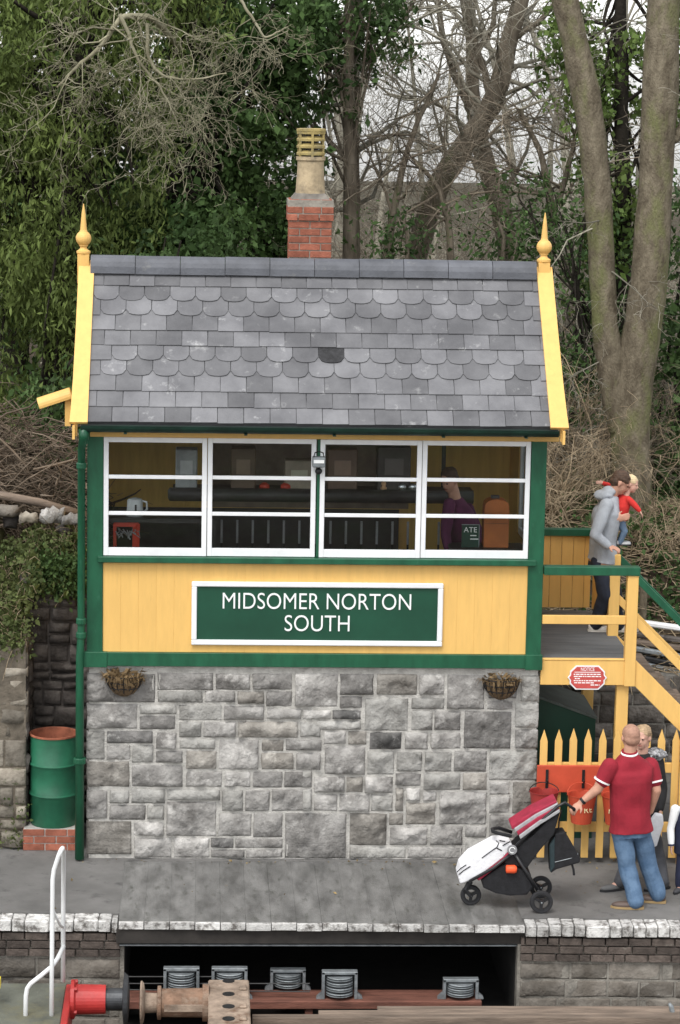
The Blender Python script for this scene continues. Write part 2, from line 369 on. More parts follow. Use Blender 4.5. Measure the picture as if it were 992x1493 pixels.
mb = MB().box(PL0 + .01, PL1 - .01, EDGE(2.2) + .05, EDGE(2.2) + .10, -.235, -.222); mb.build('pit_rail', GREYMETAL, plat)
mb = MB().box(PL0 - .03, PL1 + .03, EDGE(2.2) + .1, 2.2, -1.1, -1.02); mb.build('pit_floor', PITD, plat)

# ---------------------------------------------------------------- retaining walls behind
rw = thing('retaining_wall', 'long grey rubble retaining wall behind the fence and stairs', 'wall', (3, 3.0, 0))
MB().box(-.62, 9, 2.92, 3.1, -.2, 1.22).build('wall_core', mat('wall_mortar', (.20, .19, .17), .95, .3, 9, .5), rw)
rubble(rw, 4.6, 7.2, .2, 1.22, 2.92, WALLSTONE, 31, (.13, .24), (.18, .42), .04)
sw_ = thing('shaded_wall', 'stone wall in the gap behind the green drum, coloured dark as in shade', 'wall', (-.3, 1.25, 0))
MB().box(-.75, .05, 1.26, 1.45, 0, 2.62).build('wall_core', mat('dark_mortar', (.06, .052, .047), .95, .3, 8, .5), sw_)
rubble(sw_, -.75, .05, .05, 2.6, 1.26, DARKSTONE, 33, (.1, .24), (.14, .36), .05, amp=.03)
lw = thing('rough_wall', 'broken pale rubble wall at the left edge with ivy on top', 'wall', (-1.1, .33, 0))
MB().box(-2.3, -.63, .36, 1.4, 0, 2.05).build('wall_core', mat('earth_mortar', (.13, .11, .085), .95, .3, 8, .6), lw)
rubble(lw, -2.3, -.62, .0, 1.12, .36, PALESTONE, 35, (.1, .26), (.14, .34), .07, amp=.04)
rubble(lw, -2.3, -.60, 1.12, 2.0, .40, PALESTONE, 36, (.1, .24), (.14, .34), .06, amp=.04)
rubble(lw, -.63, .27, .0, 2.0, .36, DARKSTONE, 37, (.12, .26), (.2, .36), .03, rotz=PI / 2)  # return face in the dark stone, its shade painted into the colour
MB().box(-.95, .0, 1.46, 2.95, 1.6, 2.6).build('bank_backing', SOIL, sw_)

# ================================================================ the signal box
W = 4.45; DEP = 2.45; FZ = 2.04
box = thing('signal_box', 'small yellow and green railway signal box on a grey stone base with slate roof', 'building', (W / 2, 1.2, 0))
bw_ = MB(); bw_.box(.012, W - .012, .012, DEP, -.02, 1.99); base = bw_.build('base_wall', MORTAR, box)
Lz = [(55,62,332,182),(338,60,572,132),(578,62,724,132),(730,62,898,130),(905,62,1087,200),(338,135,528,183),(535,135,662,183),(668,135,782,190),(787,135,897,200),
(55,188,258,292),(264,192,420,232),(264,236,415,295),(428,192,606,258),(612,195,782,258),(790,208,936,252),(428,262,522,328),(528,262,665,328),(670,262,922,328),(928,262,1016,328),
(60,300,122,420),(128,300,322,352),(128,358,228,420),(232,358,325,432),(332,305,420,375),(332,382,445,432),(430,335,580,375),(592,335,760,460),(770,335,862,384),(868,335,1020,382),(456,382,586,458),(766,390,904,460),(910,390,1016,462),
(62,425,226,532),(232,440,445,532),(456,468,608,532),(615,468,726,532),(732,468,858,535),(862,468,980,535),
(55,545,134,665),(140,545,224,600),(230,540,372,600),(140,606,292,668),(296,606,368,668),(378,542,600,588),(374,592,584,735),(604,545,695,632),(700,545,805,632),(810,540,980,632),(590,640,730,735),(734,640,858,740),(864,640,1122,832),(50,672,234,812),(240,675,368,735),
(240,742,400,834),(404,740,556,834),(560,742,655,785),(560,790,700,834),(660,745,858,785),(704,790,858,834)]
Rz = [(152,62,292,148),(300,62,466,148),(470,62,576,148),(582,65,738,205),(745,65,870,163),(878,68,955,175),(152,152,244,200),(252,160,430,292),(440,158,575,205),(5,208,118,246),(122,208,240,246),(60,250,240,288),
(440,212,528,290),(532,212,640,290),(650,212,845,364),(745,168,850,208),(855,180,952,280),(855,285,950,364),(270,296,405,367),(412,298,510,367),(515,298,642,364),(88,292,180,346),(186,292,262,348),(90,352,258,468),
(262,372,374,468),(380,375,486,456),(492,375,605,456),(610,372,746,456),(752,370,948,490),(0,450,42,520),(48,475,175,540),(178,475,248,540),(252,475,368,542),(374,460,482,514),(488,462,640,530),(646,460,746,530),
(0,525,42,612),(48,545,146,614),(150,545,275,616),(278,546,368,616),(374,520,412,616),(416,580,540,668),(418,520,480,575),(486,536,544,575),(550,536,746,668),(752,495,838,548),(845,495,946,622),(752,552,838,622),
(190,622,345,752),(350,620,410,672),(352,678,508,752),(515,675,650,752),(655,672,745,722),(655,726,745,815),(752,628,942,722),(752,727,860,818),(866,727,940,818),(190,758,420,816),(424,758,648,816)]
rects = [(110 + a / 2.834, 960 + b / 2.834, 110 + c / 2.834, 960 + d / 2.834) for a, b, c, d in Lz] + [(440 + a / 2.7556, 960 + b / 2.7556, 440 + c / 2.7556, 960 + d / 2.7556) for a, b, c, d in Rz]
for k, (a, b, c, d) in enumerate(rects):
    p0 = P(a, d, 0.); p1 = P(c, b, 0.)
    x0, x1, z0, z1 = p0[0], p1[0], max(p0[2], .005), min(p1[2], 1.985)
    if z1 - z0 < .05: continue
    if x0 < .1: x0 = -.015
    if x1 > W - .1: x1 = W + .01
    me = rock_mesh(x1 - x0 - .004, z1 - z0 - .004, rnd.uniform(.018, .042), 400 + k, amp=.032, cell=.034); me.materials.append(rnd.choices([STONE, STONEP, STONEW, STONED], [6, 2.2, 1.6, .3])[0])
    piece('stone', me, ((x0 + x1) / 2, .0125, (z0 + z1) / 2), base)
for k in range(10):                                  # the stones of the two end walls
    for side in (0, 1):
        for q in range(4):
            me = rock_mesh(.58, .185, .03, 700 + k * 8 + side * 4 + q, cell=.08); me.materials.append(STONE)
            if side: piece('stone', me, (W - .02, .34 + q * .6 + .1 * (k % 2), .1 + k * .197), base, (0, 0, PI / 2))
            else: piece('stone', me, (.02, .34 + q * .6 + .1 * (k % 2), .1 + k * .197), base, (0, 0, -PI / 2))

# timber frame
def pbox(name, m, x0, x1, y0, y1, z0, z1, parent=box, bevel=.004): return MB().box(x0, x1, y0, y1, z0, z1).build(name, m, parent, bevel=bevel)
WZ0, WZ1 = PZ(460, 812), PZ(460, 643)                # window bottom and top
pbox('plinth_board', GREEN, -.075, W + .01, -.045, .04, FZ - .075, FZ + .06)
pbox('plinth_block', GREEN, -.08, .19, -.06, .02, FZ - .085, FZ + .066)
pbox('plinth_block', GREEN, 4.3, W + .02, -.06, .02, FZ - .085, FZ + .066)
pbox('corner_post', GREEN, -.01, .145, -.02, .12, FZ + .06, 4.36)
pbox('corner_post', GREEN, W - .145, W + .005, -.02, .12, FZ + .06, 4.36)
pbox('mullion', GREEN, PX(462, 730) , PX(467.5, 730), -.012, .08, WZ0, WZ1 + .02)
pbox('sill', GREEN, PX(143, 816), PX(781, 822), -.075, .05, WZ0 - .062, WZ0 - .004, bevel=.006)
pbox('eaves_board', YELLOW, .02, W + .12, -.035, .05, WZ1 + .022, WZ1 + .088)
pan = pbox('front_panel', mat('dark_gap', (.55, .33, .09), .7, .1), .145, W - .145, .012, .05, FZ + .06, WZ0 - .062, bevel=0)
x = .145; bi = 0
while x < W - .146:
    w = min(.1735, W - .145 - x); me = MB().prism_z([(x + .0002, .011), (x + .0002, -.0018), (x + .0018, -.003), (x + w - .0018, -.003), (x + w - .0002, -.0018), (x + w - .0002, .011)], FZ + .062, WZ0 - .063).build('board', YELLOW, pan); x += w
# end walls, back wall, floor, ceiling
def end_wall(x0, x1, name):
    e = MB(); e.box(x0, x1, .121, DEP - .1, FZ - .03, WZ0 - .02); e.box(x0, x1, .121, DEP - .1, WZ1 + .02, 4.36); e.box(x0, x1, 1.62, DEP - .1, WZ0 - .02, WZ1 + .02)
    return e.build(name, YELLOW, box)
end_wall(.0, .07, 'end_wall'); end_wall(W - .07, W, 'end_wall')
for x0 in (.01, W - .055):
    fr = MB(); fr.box(x0, x0 + .045, .15, 1.62, WZ0 - .02, WZ0 + .05); fr.box(x0, x0 + .045, .15, 1.62, WZ1 - .03, WZ1 + .02)
    for yy in (.125, .84, 1.57): fr.box(x0, x0 + .045, yy, yy + .05, WZ0 + .05, WZ1 - .03)
    f = fr.build('end_window', WHITE, box)
    for ya, yb_ in ((.17, .84), (.89, 1.57)): MB().box(x0 + .02, x0 + .024, ya, yb_, WZ0 + .05, WZ1 - .03).build('pane', GLASS, f)
bwall = pbox('back_wall', YELLOW, .0, W, DEP - .09, DEP, FZ - .03, 4.36, bevel=0)
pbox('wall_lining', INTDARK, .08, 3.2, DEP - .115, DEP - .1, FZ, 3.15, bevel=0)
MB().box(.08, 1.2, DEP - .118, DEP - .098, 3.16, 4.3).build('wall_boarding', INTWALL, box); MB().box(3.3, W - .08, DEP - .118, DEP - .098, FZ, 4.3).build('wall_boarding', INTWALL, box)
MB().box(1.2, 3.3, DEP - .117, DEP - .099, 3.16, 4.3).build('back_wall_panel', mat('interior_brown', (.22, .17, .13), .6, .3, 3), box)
pbox('interior_floor', mat('interior_lino', (.16, .13, .10), .5, .2), .0, W, .05, DEP - .1, FZ - .04, FZ, bevel=0)
pbox('ceiling', mat('ceiling_board', (.6, .57, .5), .7, .1), .0, W, .05, DEP - .1, 4.37, 4.40, bevel=0)
# sashes
sx = [(153.7, 303.), (303., 461.8), (467.6, 616.5), (616.5, 773)]
for k, (a, b) in enumerate(sx):
    x0 = PX(a, 645); x1 = PX(b, 645)
    if k in (0, 2): x0, x1, yf = x0, x1 - .003, -.022
    else: x0, x1, yf = x0 + .003, x1, -.008
    if k == 0: x0 = .15
    if k == 3: x1 = W - .15
    st = .047; fr = MB(); yb = yf + .045; z0, z1 = WZ0, WZ1 + .018
    fr.box(x0, x0 + st, yf, yb, z0, z1); fr.box(x1 - st, x1, yf, yb, z0, z1)
    fr.box(x0 + st, x1 - st, yf + .002, yb, z1 - .048, z1); fr.box(x0 + st, x1 - st, yf + .002, yb, z0, z0 + .078)
    win = fr.build('window_sash', WHITE, box, bevel=.003)
    ph = (z1 - .048 - z0 - .078 - 2 * .036) / 3
    for q in range(3):
        zz = z0 + .078 + q * (ph + .036)
        MB().box(x0 + st - .004, x1 - st + .004, yf + .02, yf + .024, zz - .004, zz + ph + .004).build('pane', GLASS, win)
        if q < 2: MB().box(x0 + st, x1 - st, yf + .006, yb - .004, zz + ph, zz + ph + .036).build('glazing_bar', WHITE, win, bevel=.003)

# roof
EY, EZ = -.225, PZ(460, 619, -.225); RY = 1.19; RZ = PZ(460, 391, RY)
SL = math.hypot(RY - EY, RZ - EZ); SA = math.atan2(RZ - EZ, RY - EY)
dv = Vector((0, math.cos(SA), math.sin(SA))); nv = Vector((0, -math.sin(SA), math.cos(SA)))
RX0, RX1 = -.02, W + .03
def onroof(x, s, h=0.): return Vector((x, EY, EZ)) + dv * s + nv * h
rd = MB()
a0, a1 = onroof(0, .02, -.022), onroof(0, SL, -.022); b0, b1 = onroof(0, .02, -.06), onroof(0, SL, -.06)
back = lambda p: (2 * RY - p[1], p[2])
prof = [(a0[1], a0[2]), (a1[1], a1[2]), back(a0), back(b0), (b1[1], b1[2]), (b0[1], b0[2])]
rd.prism([(RX0 - .02, y, z) for y, z in prof], [(RX1 + .02, y, z) for y, z in prof])
roof = rd.build('roof', SLATE, box)
for gx in (.0, W - .06):                               # gable ends
    MB().prism([(gx, .02, 4.36), (gx, 2 * RY - .02, 4.36), (gx, RY, RZ - .09)], [(gx + .06, .02, 4.36), (gx + .06, 2 * RY - .02, 4.36), (gx + .06, RY, RZ - .09)]).build('gable', YELLOW, box)
kinds = ['s', 's', 's', 'c', 'c', 's', 's', 'c', 'c', 's', 't']
ga = SL / 10.42; sw = .2525
def slate_mesh(kind, w, hgt, t=.009):
    e = .003
    if kind == 'c':
        n = 9; lo = [(-w / 2 + e + (w - 2 * e) * i / (n - 1), .075 - .075 * math.sqrt(max(0, 1 - (2 * i / (n - 1) - 1) ** 2)) ** .8) for i in range(n)]
        poly = lo + [(w / 2 - e, hgt), (-w / 2 + e, hgt)]
    else:
        j = rnd.uniform(-.003, .003); poly = [(-w / 2 + e, j), (w / 2 - e, -j), (w / 2 - e, hgt), (-w / 2 + e, hgt)]
    mb = MB().prism([(p[0], p[1], 0) for p in poly], [(p[0], p[1], t) for p in poly])
    o = mb.build('slate', SLATE, None); me = o.data; bpy.data.objects.remove(o); return me
SM = {k: slate_mesh(k, sw, ga + .09) for k in ('s', 'c')}
DARKSLATE = mat('broken_slate', (.03, .03, .032), .8, .4, 20, .5)
for r_, kd in enumerate(kinds):
    off = (r_ % 2) * .5 * sw + .03 * math.sin(r_ * 2.1)
    x = RX0 - off
    while x < RX1 - .01:
        a, b = max(x, RX0), min(x + sw, RX1)
        hl = ga + .09
        if r_ == 10: hl = ga * .42
        if b - a > .03:
            full = b - a > sw - .002
            if full and r_ < 10: me = SM['c' if kd == 'c' else 's']
            else: me = slate_mesh('s', b - a, hl)
            s0 = ga * r_ + rnd.uniform(-.004, .004)
            q = onroof((a + b) / 2, s0 - .004, .004 + rnd.uniform(0, .003))
            o = piece('slate', me, q, roof, (SA - .055 + rnd.uniform(-.008, .008), rnd.uniform(-.006, .006), rnd.uniform(-.008, .008)))
            if r_ == 4 and abs((a + b) / 2 - PX(482, 525, .4)) < .13 and full:
                m2 = me.copy(); m2.materials.clear(); m2.materials.append(DARKSLATE); o.data = m2; o['label'] = 'dark lichen-stained scalloped slate'
        x += sw
RIDX = np.linspace(PX(134, 372, RY) - .01, PX(779, 381, RY) + .02, 11)
for k in range(10):                                    # ridge tiles
    pr = []; n = 10
    for i in range(n + 1):
        t = PI * (i / n) ; pr.append((RY - .125 * math.cos(t), RZ - .075 + .175 * math.sin(t) ** .8))
    pr2 = [(RY - .1 * math.cos(PI * i / n), RZ - .075 + .145 * math.sin(PI * i / n) ** .8) for i in range(n, -1, -1)]
    a, b = RIDX[k] + .003, RIDX[k + 1] - .003; dz = rnd.uniform(-.004, .004)
    MB().prism([(a, y, z + dz) for y, z in pr + pr2], [(b, y, z + dz + rnd.uniform(-.002, .002)) for y, z in pr + pr2]).build('ridge_tile', RIDGE, roof)
# verge boards, finials
for sgn, xa, xb in ((-1, -.150, .004), (1, W + .0, W + .158)):
    pts = []
    for s, flare in ((-.03, .018), (.12, .012), (.5, .004), (1.2, 0), (SL + .03, 0)):
        pts.append((s, flare))
    lo = [onroof(xb if sgn < 0 else xa, s, .035) for s, f in pts]; hi = [onroof((xa - f) if sgn < 0 else (xb + f), s, .035) for s, f in pts]
    vs = lo + hi + [p - nv * .03 for p in lo] + [p - nv * .03 for p in hi]; n = len(pts); fs = []
    for i in range(n - 1):
        fs += [(i, i + 1, n + i + 1, n + i), (2 * n + i, 3 * n + i, 3 * n + i + 1, 2 * n + i + 1), (i, 2 * n + i, 2 * n + i + 1, i + 1), (n + i, n + i + 1, 3 * n + i + 1, 3 * n + i)]
    fs += [(0, n, 3 * n, 2 * n), (n - 1, 3 * n - 1, 4 * n - 1, 2 * n - 1)]
    bb = MB().add(vs, fs)
    # the rear slope's board
    vs2 = [(v[0], 2 * RY - v[1], v[2]) for v in vs]; bb.add(vs2, fs)
    bb.build('verge_board', YELLOW, box)
    xo = xa + .02 if sgn < 0 else xb - .055
    q0, q1 = onroof(0, .0, .0), onroof(0, SL, .0)
    pr = [(q0[1], q0[2]), (q1[1], q1[2]), (2 * RY - q0[1], q0[2]), (2 * RY - q0[1], q0[2] - .14), (q1[1], q1[2] - .17), (q0[1], q0[2] - .14)]
    MB().prism([(xo, y, z) for y, z in pr], [(xo + .035, y, z) for y, z in pr]).build('bargeboard', YELLOW, box)
    fx = PX(122, 376, RY) if sgn < 0 else PX(793, 384, RY); zt = PZ(122, 297, RY) if sgn < 0 else PZ(793, 310, RY)
    zb = RZ - .08; zc = zt - .345
    fi = MB(); fi.box(fx - .058, fx + .058, RY - .058, RY + .058, zb - .1, zc - .155)
    fi.lathe([(.062, zc - .155), (.07, zc - .145), (.07, zc - .125), (.045, zc - .11), (.034, zc - .095), (.034, zc - .082), (.045, zc - .074)] + [(.078 * math.sin(t), zc - .078 * math.cos(t)) for t in np.linspace(.6, PI - .55, 9)] + [(.034, zt - .26), (.02, zt - .1), (.004, zt)], (fx, RY, 0), 18)
    fi.build('finial', YELLOW, box, smooth=False)
# gutter and downpipe
gt = MB(); n = 8; gy, gz0 = EY - .03, EZ - .025
pr = [(gy - .06 * math.cos(PI * i / n), gz0 - .068 * math.sin(PI * i / n)) for i in range(n + 1)]; pr += [(gy - .054 * math.cos(PI * i / n), gz0 - .06 * math.sin(PI * i / n)) for i in range(n, -1, -1)]
GUT = mat('gutter_green', (.007, .026, .018), .4, .3, 5)
gt.prism([(-.06, y, z) for y, z in pr], [(W + .08, y, z) for y, z in pr]); gt.build('gutter', GUT, box)
MB().box(.0, W + .05, -.19, .0, EZ - .055, EZ - .038).build('soffit', GUT, box)
for gx in (.35, 1.5, 2.35, 3.4, 4.2): MB().box(gx, gx + .03, gy - .056, -.03, gz0 - .078, gz0 - .069).build('gutter_bracket', GUT, box)
MB().box(-.14, -.115, -.3, -.2, EZ - .16, EZ - .03).build('verge_end_block', YELLOW, box)
MB().box(W + .115, W + .14, -.3, -.2, EZ - .16, EZ - .03).build('verge_end_block', YELLOW, box)
px_ = PX(119, 700, -.07)
dpm = MB(); dpm.tube([(px_ + .03, gy, gz0 - .04), (px_ + .03, gy, gz0 - .13), (px_, -.075, gz0 - .26), (px_, -.075, 2.3), (px_ - .012, -.08, 2.05), (px_ - .012, -.08, .02)], [.05, .047, .036, .036, .038, .046], 12)
dp = dpm.build('downpipe', GREEN, box, smooth=True)
for z, r in ((3.95, .045), (2.42, .046), (2.28, .046), (1.02, .058)): MB().lathe([(r, -.03), (r + .004, -.02), (r + .004, .02), (r, .03)], (px_ - (.012 if z < 2.1 else 0), -.077, z), 12).build('pipe_collar', GREEN, dp)

# chimney
cy0 = 1.5; cxc = PX(453, 330, cy0); cw = .44
cz0 = RZ - .35; ztop = PZ(453, 290, cy0)
ch = MB().box(cxc - cw / 2 + .008, cxc + cw / 2 - .008, cy0 + .008, cy0 + cw - .008, cz0, ztop - .1)
ch.box(cxc - cw / 2 - .012, cxc + cw / 2 + .012, cy0 - .012, cy0 + cw + .012, ztop - .19, ztop - .012)
chim = ch.build('chimney', mat('chimney_mortar', (.26, .235, .20), .95, .2, 9, .5), box)
CB = bevel_box_mesh('brick', BRICK_O, .05)
nz = 0; z = ztop - .072
while z > cz0:
    out = [.0, .018, .018, 0][nz] if nz < 4 else 0.
    hw = cw / 2 + out; y0_, y1_ = cy0 - out, cy0 + cw + out
    lay = [(-hw, -hw + .215), (-hw + .215, hw)] if nz % 2 else [(-hw, -hw + .11), (-hw + .11, -hw + .325), (-hw + .325, hw)]
    if nz == 1: lay = [(-hw, -hw + .16), (-hw + .16, hw - .13), (hw - .13, hw)]
    for a, b in lay:
        piece('brick', CB, (cxc + (a + b) / 2, y0_ + .05, z + .033), chim, (0, 0, 0), (b - a - .01, .1, .064))
        piece('brick', CB, (cxc + (a + b) / 2, y1_ - .05, z + .033), chim, (0, 0, 0), (b - a - .01, .1, .064))
    for sx_ in (-1, 1):
        for a, b in ((.103, .222), (.226, cw - .103)): piece('brick', CB, (cxc + sx_ * (hw - .05), cy0 + (a + b) / 2, z + .033), chim, (0, 0, 0), (.1, b - a, .064))
    z -= .0745; nz += 1
fl = MB().prism([(cxc + i * .2, cy0 + .22 + j * .2, ztop - .012) for i, j in ((-1, -1), (1, -1), (1, 1), (-1, 1))], [(cxc + i * .15, cy0 + .22 + j * .15, ztop + .05) for i, j in ((-1, -1), (1, -1), (1, 1), (-1, 1))]); fl.build('flaunching', mat('sooty_mortar', (.17, .155, .135), .95, .3, 9), chim)
pz = PZ(453, 187, cy0 + .22); yb = cy0 + .22; hgt = pz - ztop
MB().lathe([(.155, ztop + .02), (.15, ztop + .06), (.135, ztop + .3), (.135, ztop + .37), (.15, ztop + .385), (.15, ztop + .42), (.12, ztop + .42), (.11, ztop + .1)], (cxc, yb, 0), 24).build('chimney_pot', POTCLAY, chim, smooth=False)
cl = MB(); zt0 = ztop + .42
for i in range(4): 
    zz = zt0 + .015 + i * (pz - zt0 - .03) / 3.6; cl.lathe([(.1, zz + .03), (.146, zz), (.148, zz + .022), (.105, zz + .052)], (cxc, yb, 0), 24, close=False)
for j in range(6):
    a = j * PI / 3 + .6; cl.box(cxc + .135 * math.cos(a) - .012, cxc + .135 * math.cos(a) + .012, yb + .135 * math.sin(a) - .012, yb + .135 * math.sin(a) + .012, zt0, pz - .02)
cl.lathe([(.15, pz - .03), (.15, pz - .005), (.12, pz), (.05, pz)], (cxc, yb, 0), 24)
cl.build('louvred_pot_top', POTYELLOW, chim)
MB().lathe([(.08, zt0), (.08, pz - .03)], (cxc, yb, 0), 16).build('pot_flue', BLACK, chim)

# ================================================================ landing and stairs
st = thing('staircase', 'yellow timber landing and stairs with green handrails beside the signal box', 'stairs', (5.2, 1.2, 0))
XF = PX(909, 961); LZ = PZ(850, 961); LB = 2.40
XP0, XP1 = PX(913, 900), PX(929, 900)
HR1, HR0 = PZ(850, 826), PZ(850, 838); MR1, MR0 = PZ(850, 897.5), PZ(850, 910)
SWID = 1.10
pbox('landing_floor', FELT, W + .02, XP1 - .02, .035, LB, LZ - .05, LZ, st, 0)
pbox('fascia', YELLOW, W + .012, XP1 - .005, -.012, .033, PZ(850, 998.5), LZ - .012, st)
pbox('fascia_cap', YELLOW, W + .013, XP0, -.018, .033, LZ - .011, LZ + .006, st)
for xj in (4.7, 5.0): pbox('joist', WOODBROWN, xj, xj + .05, .04, LB, LZ - .2, LZ - .052, st, 0)
pbox('newel_post', YELLOW, XP0, XP1, -.03, .07, PZ(918, 1000), HR0, st)
yb0 = SWID
pbox('newel_post', YELLOW, XP0, XP1, yb0, yb0 + .1, LZ - .25, HR0 + .0, st)
pbox('support_post', YELLOW, PX(898, 1040, .04), PX(915.5, 1040, .04), .035, .13, 0, PZ(850, 998.5), st)
pbox('support_post', YELLOW, PX(898, 1040, .04), PX(915.5, 1040, .04), LB - .1, LB, 0, LZ - .052, st)
pbox('handrail', GREEN, W + .012, XP1 + .012, -.045, .085, HR0, HR1, st)
pbox('mid_rail', YELLOW, W + .012, XP0, -.01, .03, MR0, MR1, st)
# boarded parapet behind and at the side
PT = PZ(825, 770.5, LB)
pbox('handrail', GREEN, W + .012, XP1 + .02, LB - .05, LB + .06, PT - .075, PT, st)
pbox('handrail', GREEN, XP0 - .02, XP1 + .02, SWID + .1, LB - .05, PT - .075, PT, st)
x = W + .02
while x < XP0 - .01:
    w = min(.125, XP0 - x); MB().box(x + .002, x + w - .002, LB + .0, LB + .022, LZ + .03, PT - .075).build('parapet_board', YELLOW, st, bevel=.003); x += w
y = SWID + .102
while y < LB - .01:
    w = min(.125, LB - y); MB().box(XP0 + .02, XP0 + .042, y + .002, y + w - .002, LZ + .03, PT - .075).build('parapet_board', YELLOW, st, bevel=.003); y += w
# flight: front strings at y=0 and y=SWID
sl_ = (PZ(928, 840) - PZ(992, 905)) / (PX(992, 905) - PX(928, 840)); XB = XP1 + (LZ + .05) / sl_
for yy in (0., SWID + .03):
    def line(z0, dz0, dz1, name, m, xs0=XP1, ya=yy, yb=yy + .045, xe=XB):
        zt = z0; L = xe - xs0
        a = [(xs0, z0 + dz0), (xe, z0 + dz0 - L * sl_), (xe, z0 + dz1 - L * sl_), (xs0, z0 + dz1)]
        MB().prism_y(a, ya, yb).build(name, m, st, bevel=.004)
    z_h = PZ(929, 839); line(z_h, -.09, 0, 'stair_handrail', GREEN, ya=yy - .03, yb=yy + .07)
    z_m = PZ(929, 899.5); line(z_m, -.105, 0, 'stair_mid_rail', YELLOW)
    z_s = PZ(926, 962); line(z_s, -.265, .0, 'stringer', YELLOW, xe=XB - .15)
    pbox('newel_post', YELLOW, XB - .1, XB, yy - .02, yy + .07, 0, .92, st)
for k in range(10):
    zz = LZ - (k + 1) * (LZ / 11); xk = XP1 + (k + .0) * (LZ / 11) / sl_
    pbox('tread', WOODBROWN, xk, xk + .25, .047, SWID + .028, zz - .035, zz, st, 0)

# notice plaque on the landing fascia
pq = thing('notice_plaque', 'small red notice plate with white border and lettering on the landing edge', 'sign', tuple(P(855.5, 986, -.02)))
def plaque(a, b, c, d, k):           # stepped outline
    x0, x1, z0, z1 = a, b, c, d; zm = (z0 + z1) / 2
    return [(x0 + k, z0), (x1 - k, z0), (x1 - k * .55, z0 + k * .45), (x1, z0 + k), (x1, zm - k * .45), (x1 + k * .35, zm), (x1, zm + k * .45), (x1, z1 - k), (x1 - k * .55, z1 - k * .45), (x1 - k, z1), (x0 + k, z1), (x0 + k * .55, z1 - k * .45), (x0, z1 - k), (x0, zm + k * .45), (x0 - k * .35, zm), (x0, zm - k * .45), (x0, z0 + k), (x0 + k * .55, z0 + k * .45)]
qx0, qx1, qz0, qz1 = PX(830.5, 986), PX(881.5, 986), PZ(855, 1004.5), PZ(855, 969.5)
MB().prism_y(plaque(qx0, qx1, qz0, qz1, .06), -.030, -.018).build('plate', WHITE, pq)
PLQ = mat('plaque_red', (.50, .075, .065), .5, .1, 12); e = .013
MB().prism_y(plaque(qx0 + e, qx1 - e, qz0 + e, qz1 - e, .055), -.033, -.029).build('plate_face', PLQ, pq)
letters('NOTICE', .05, ((qx0 + qx1) / 2, -.034, qz1 - .038), LETTERW, pq, width=.135, ext=.001)
for k, (ln, off) in enumerate(((.26, 0), (.275, 0), (.27, 0), (.05, -.1), (.27, 0), (.2, -.03), (.09, .08))):
    zz = qz1 - .066 - k * .0215; r2 = random.Random(k); x = (qx0 + qx1) / 2 + off - ln / 2; xe = x + ln; mb = MB()
    if k == 0: mb.box(x, xe, -.0345, -.0325, zz - .003, zz + .003)
    else:
        while x < xe:
            w = r2.uniform(.012, .04); mb.box(x, min(x + w, xe), -.0345, -.0325, zz - .005, zz + .005); x += w + .007
    tag(mb.build('small_print', LETTERW, pq), kind='stuff')

# name board
sg = thing('station_sign', 'green station name board with white frame and white capital letters on the yellow boarding', 'sign', tuple(P(462, 940, -.03)))
sx0, sx1, sz0, sz1 = PX(279.5, 894), PX(645.5, 896), PZ(462, 940.5), PZ(462, 848.5)
SGR = mat('sign_green', (.009, .062, .034), .45, .15, 2)
MB().box(sx0 + .03, sx1 - .03, -.018, -.004, sz0 + .03, sz1 - .03).build('panel', SGR, sg)
fw = .052
for nme, bx_ in (('frame_rail', (sx0, sx1, sz1 - fw * .95, sz1)), ('frame_rail', (sx0, sx1, sz0, sz0 + fw)), ('frame_stile', (sx0, sx0 + fw, sz0 + fw, sz1 - fw * .95)), ('frame_stile', (sx1 - fw, sx1, sz0 + fw, sz1 - fw * .95))):
    MB().box(bx_[0], bx_[1], -.042, -.0035, bx_[2], bx_[3]).build(nme, WHITE, sg, bevel=.008)
letters('MIDSOMER NORTON', .232, (PX(462.5, 878), -.022, PZ(462.5, 877.5)), LETTERW, sg, width=PX(600, 878) - PX(325.5, 878))
letters('SOUTH', .232, (PX(463, 910), -.022, PZ(463, 909.5)), LETTERW, sg, width=PX(511, 910) - PX(416.5, 910))

# little lamp on the mullion
lp = thing('wall_lamp', 'small grey bulkhead lamp with sensor on the middle window post', 'lamp', tuple(P(464.5, 690, -.05)))
lx, lz = PX(464.7, 671), PZ(464.7, 671)
MB().box(lx - .062, lx + .062, -.12, -.02, lz - .055, lz + .045).build('housing', GREYMETAL, lp, bevel=.012, seg=2)
MB().box(lx - .05, lx + .05, -.124, -.119, lz - .012, lz + .02).build('diffuser', LETTERW, lp)
MB().tube([(lx - .05, -.09, lz + .04), (lx - .04, -.09, lz + .085), (lx, -.09, lz + .1), (lx + .04, -.09, lz + .085), (lx + .05, -.09, lz + .04)], .006, 6).build('bail', BLACK, lp)
MB().ell((lx, -.06, lz - .1), (.035, .03, .032)).build('sensor', BLACK, lp, smooth=True)
MB().box(lx - .012, lx + .012, -.06, -.013, lz - .09, lz - .055).build('sensor_arm', BLACK, lp)

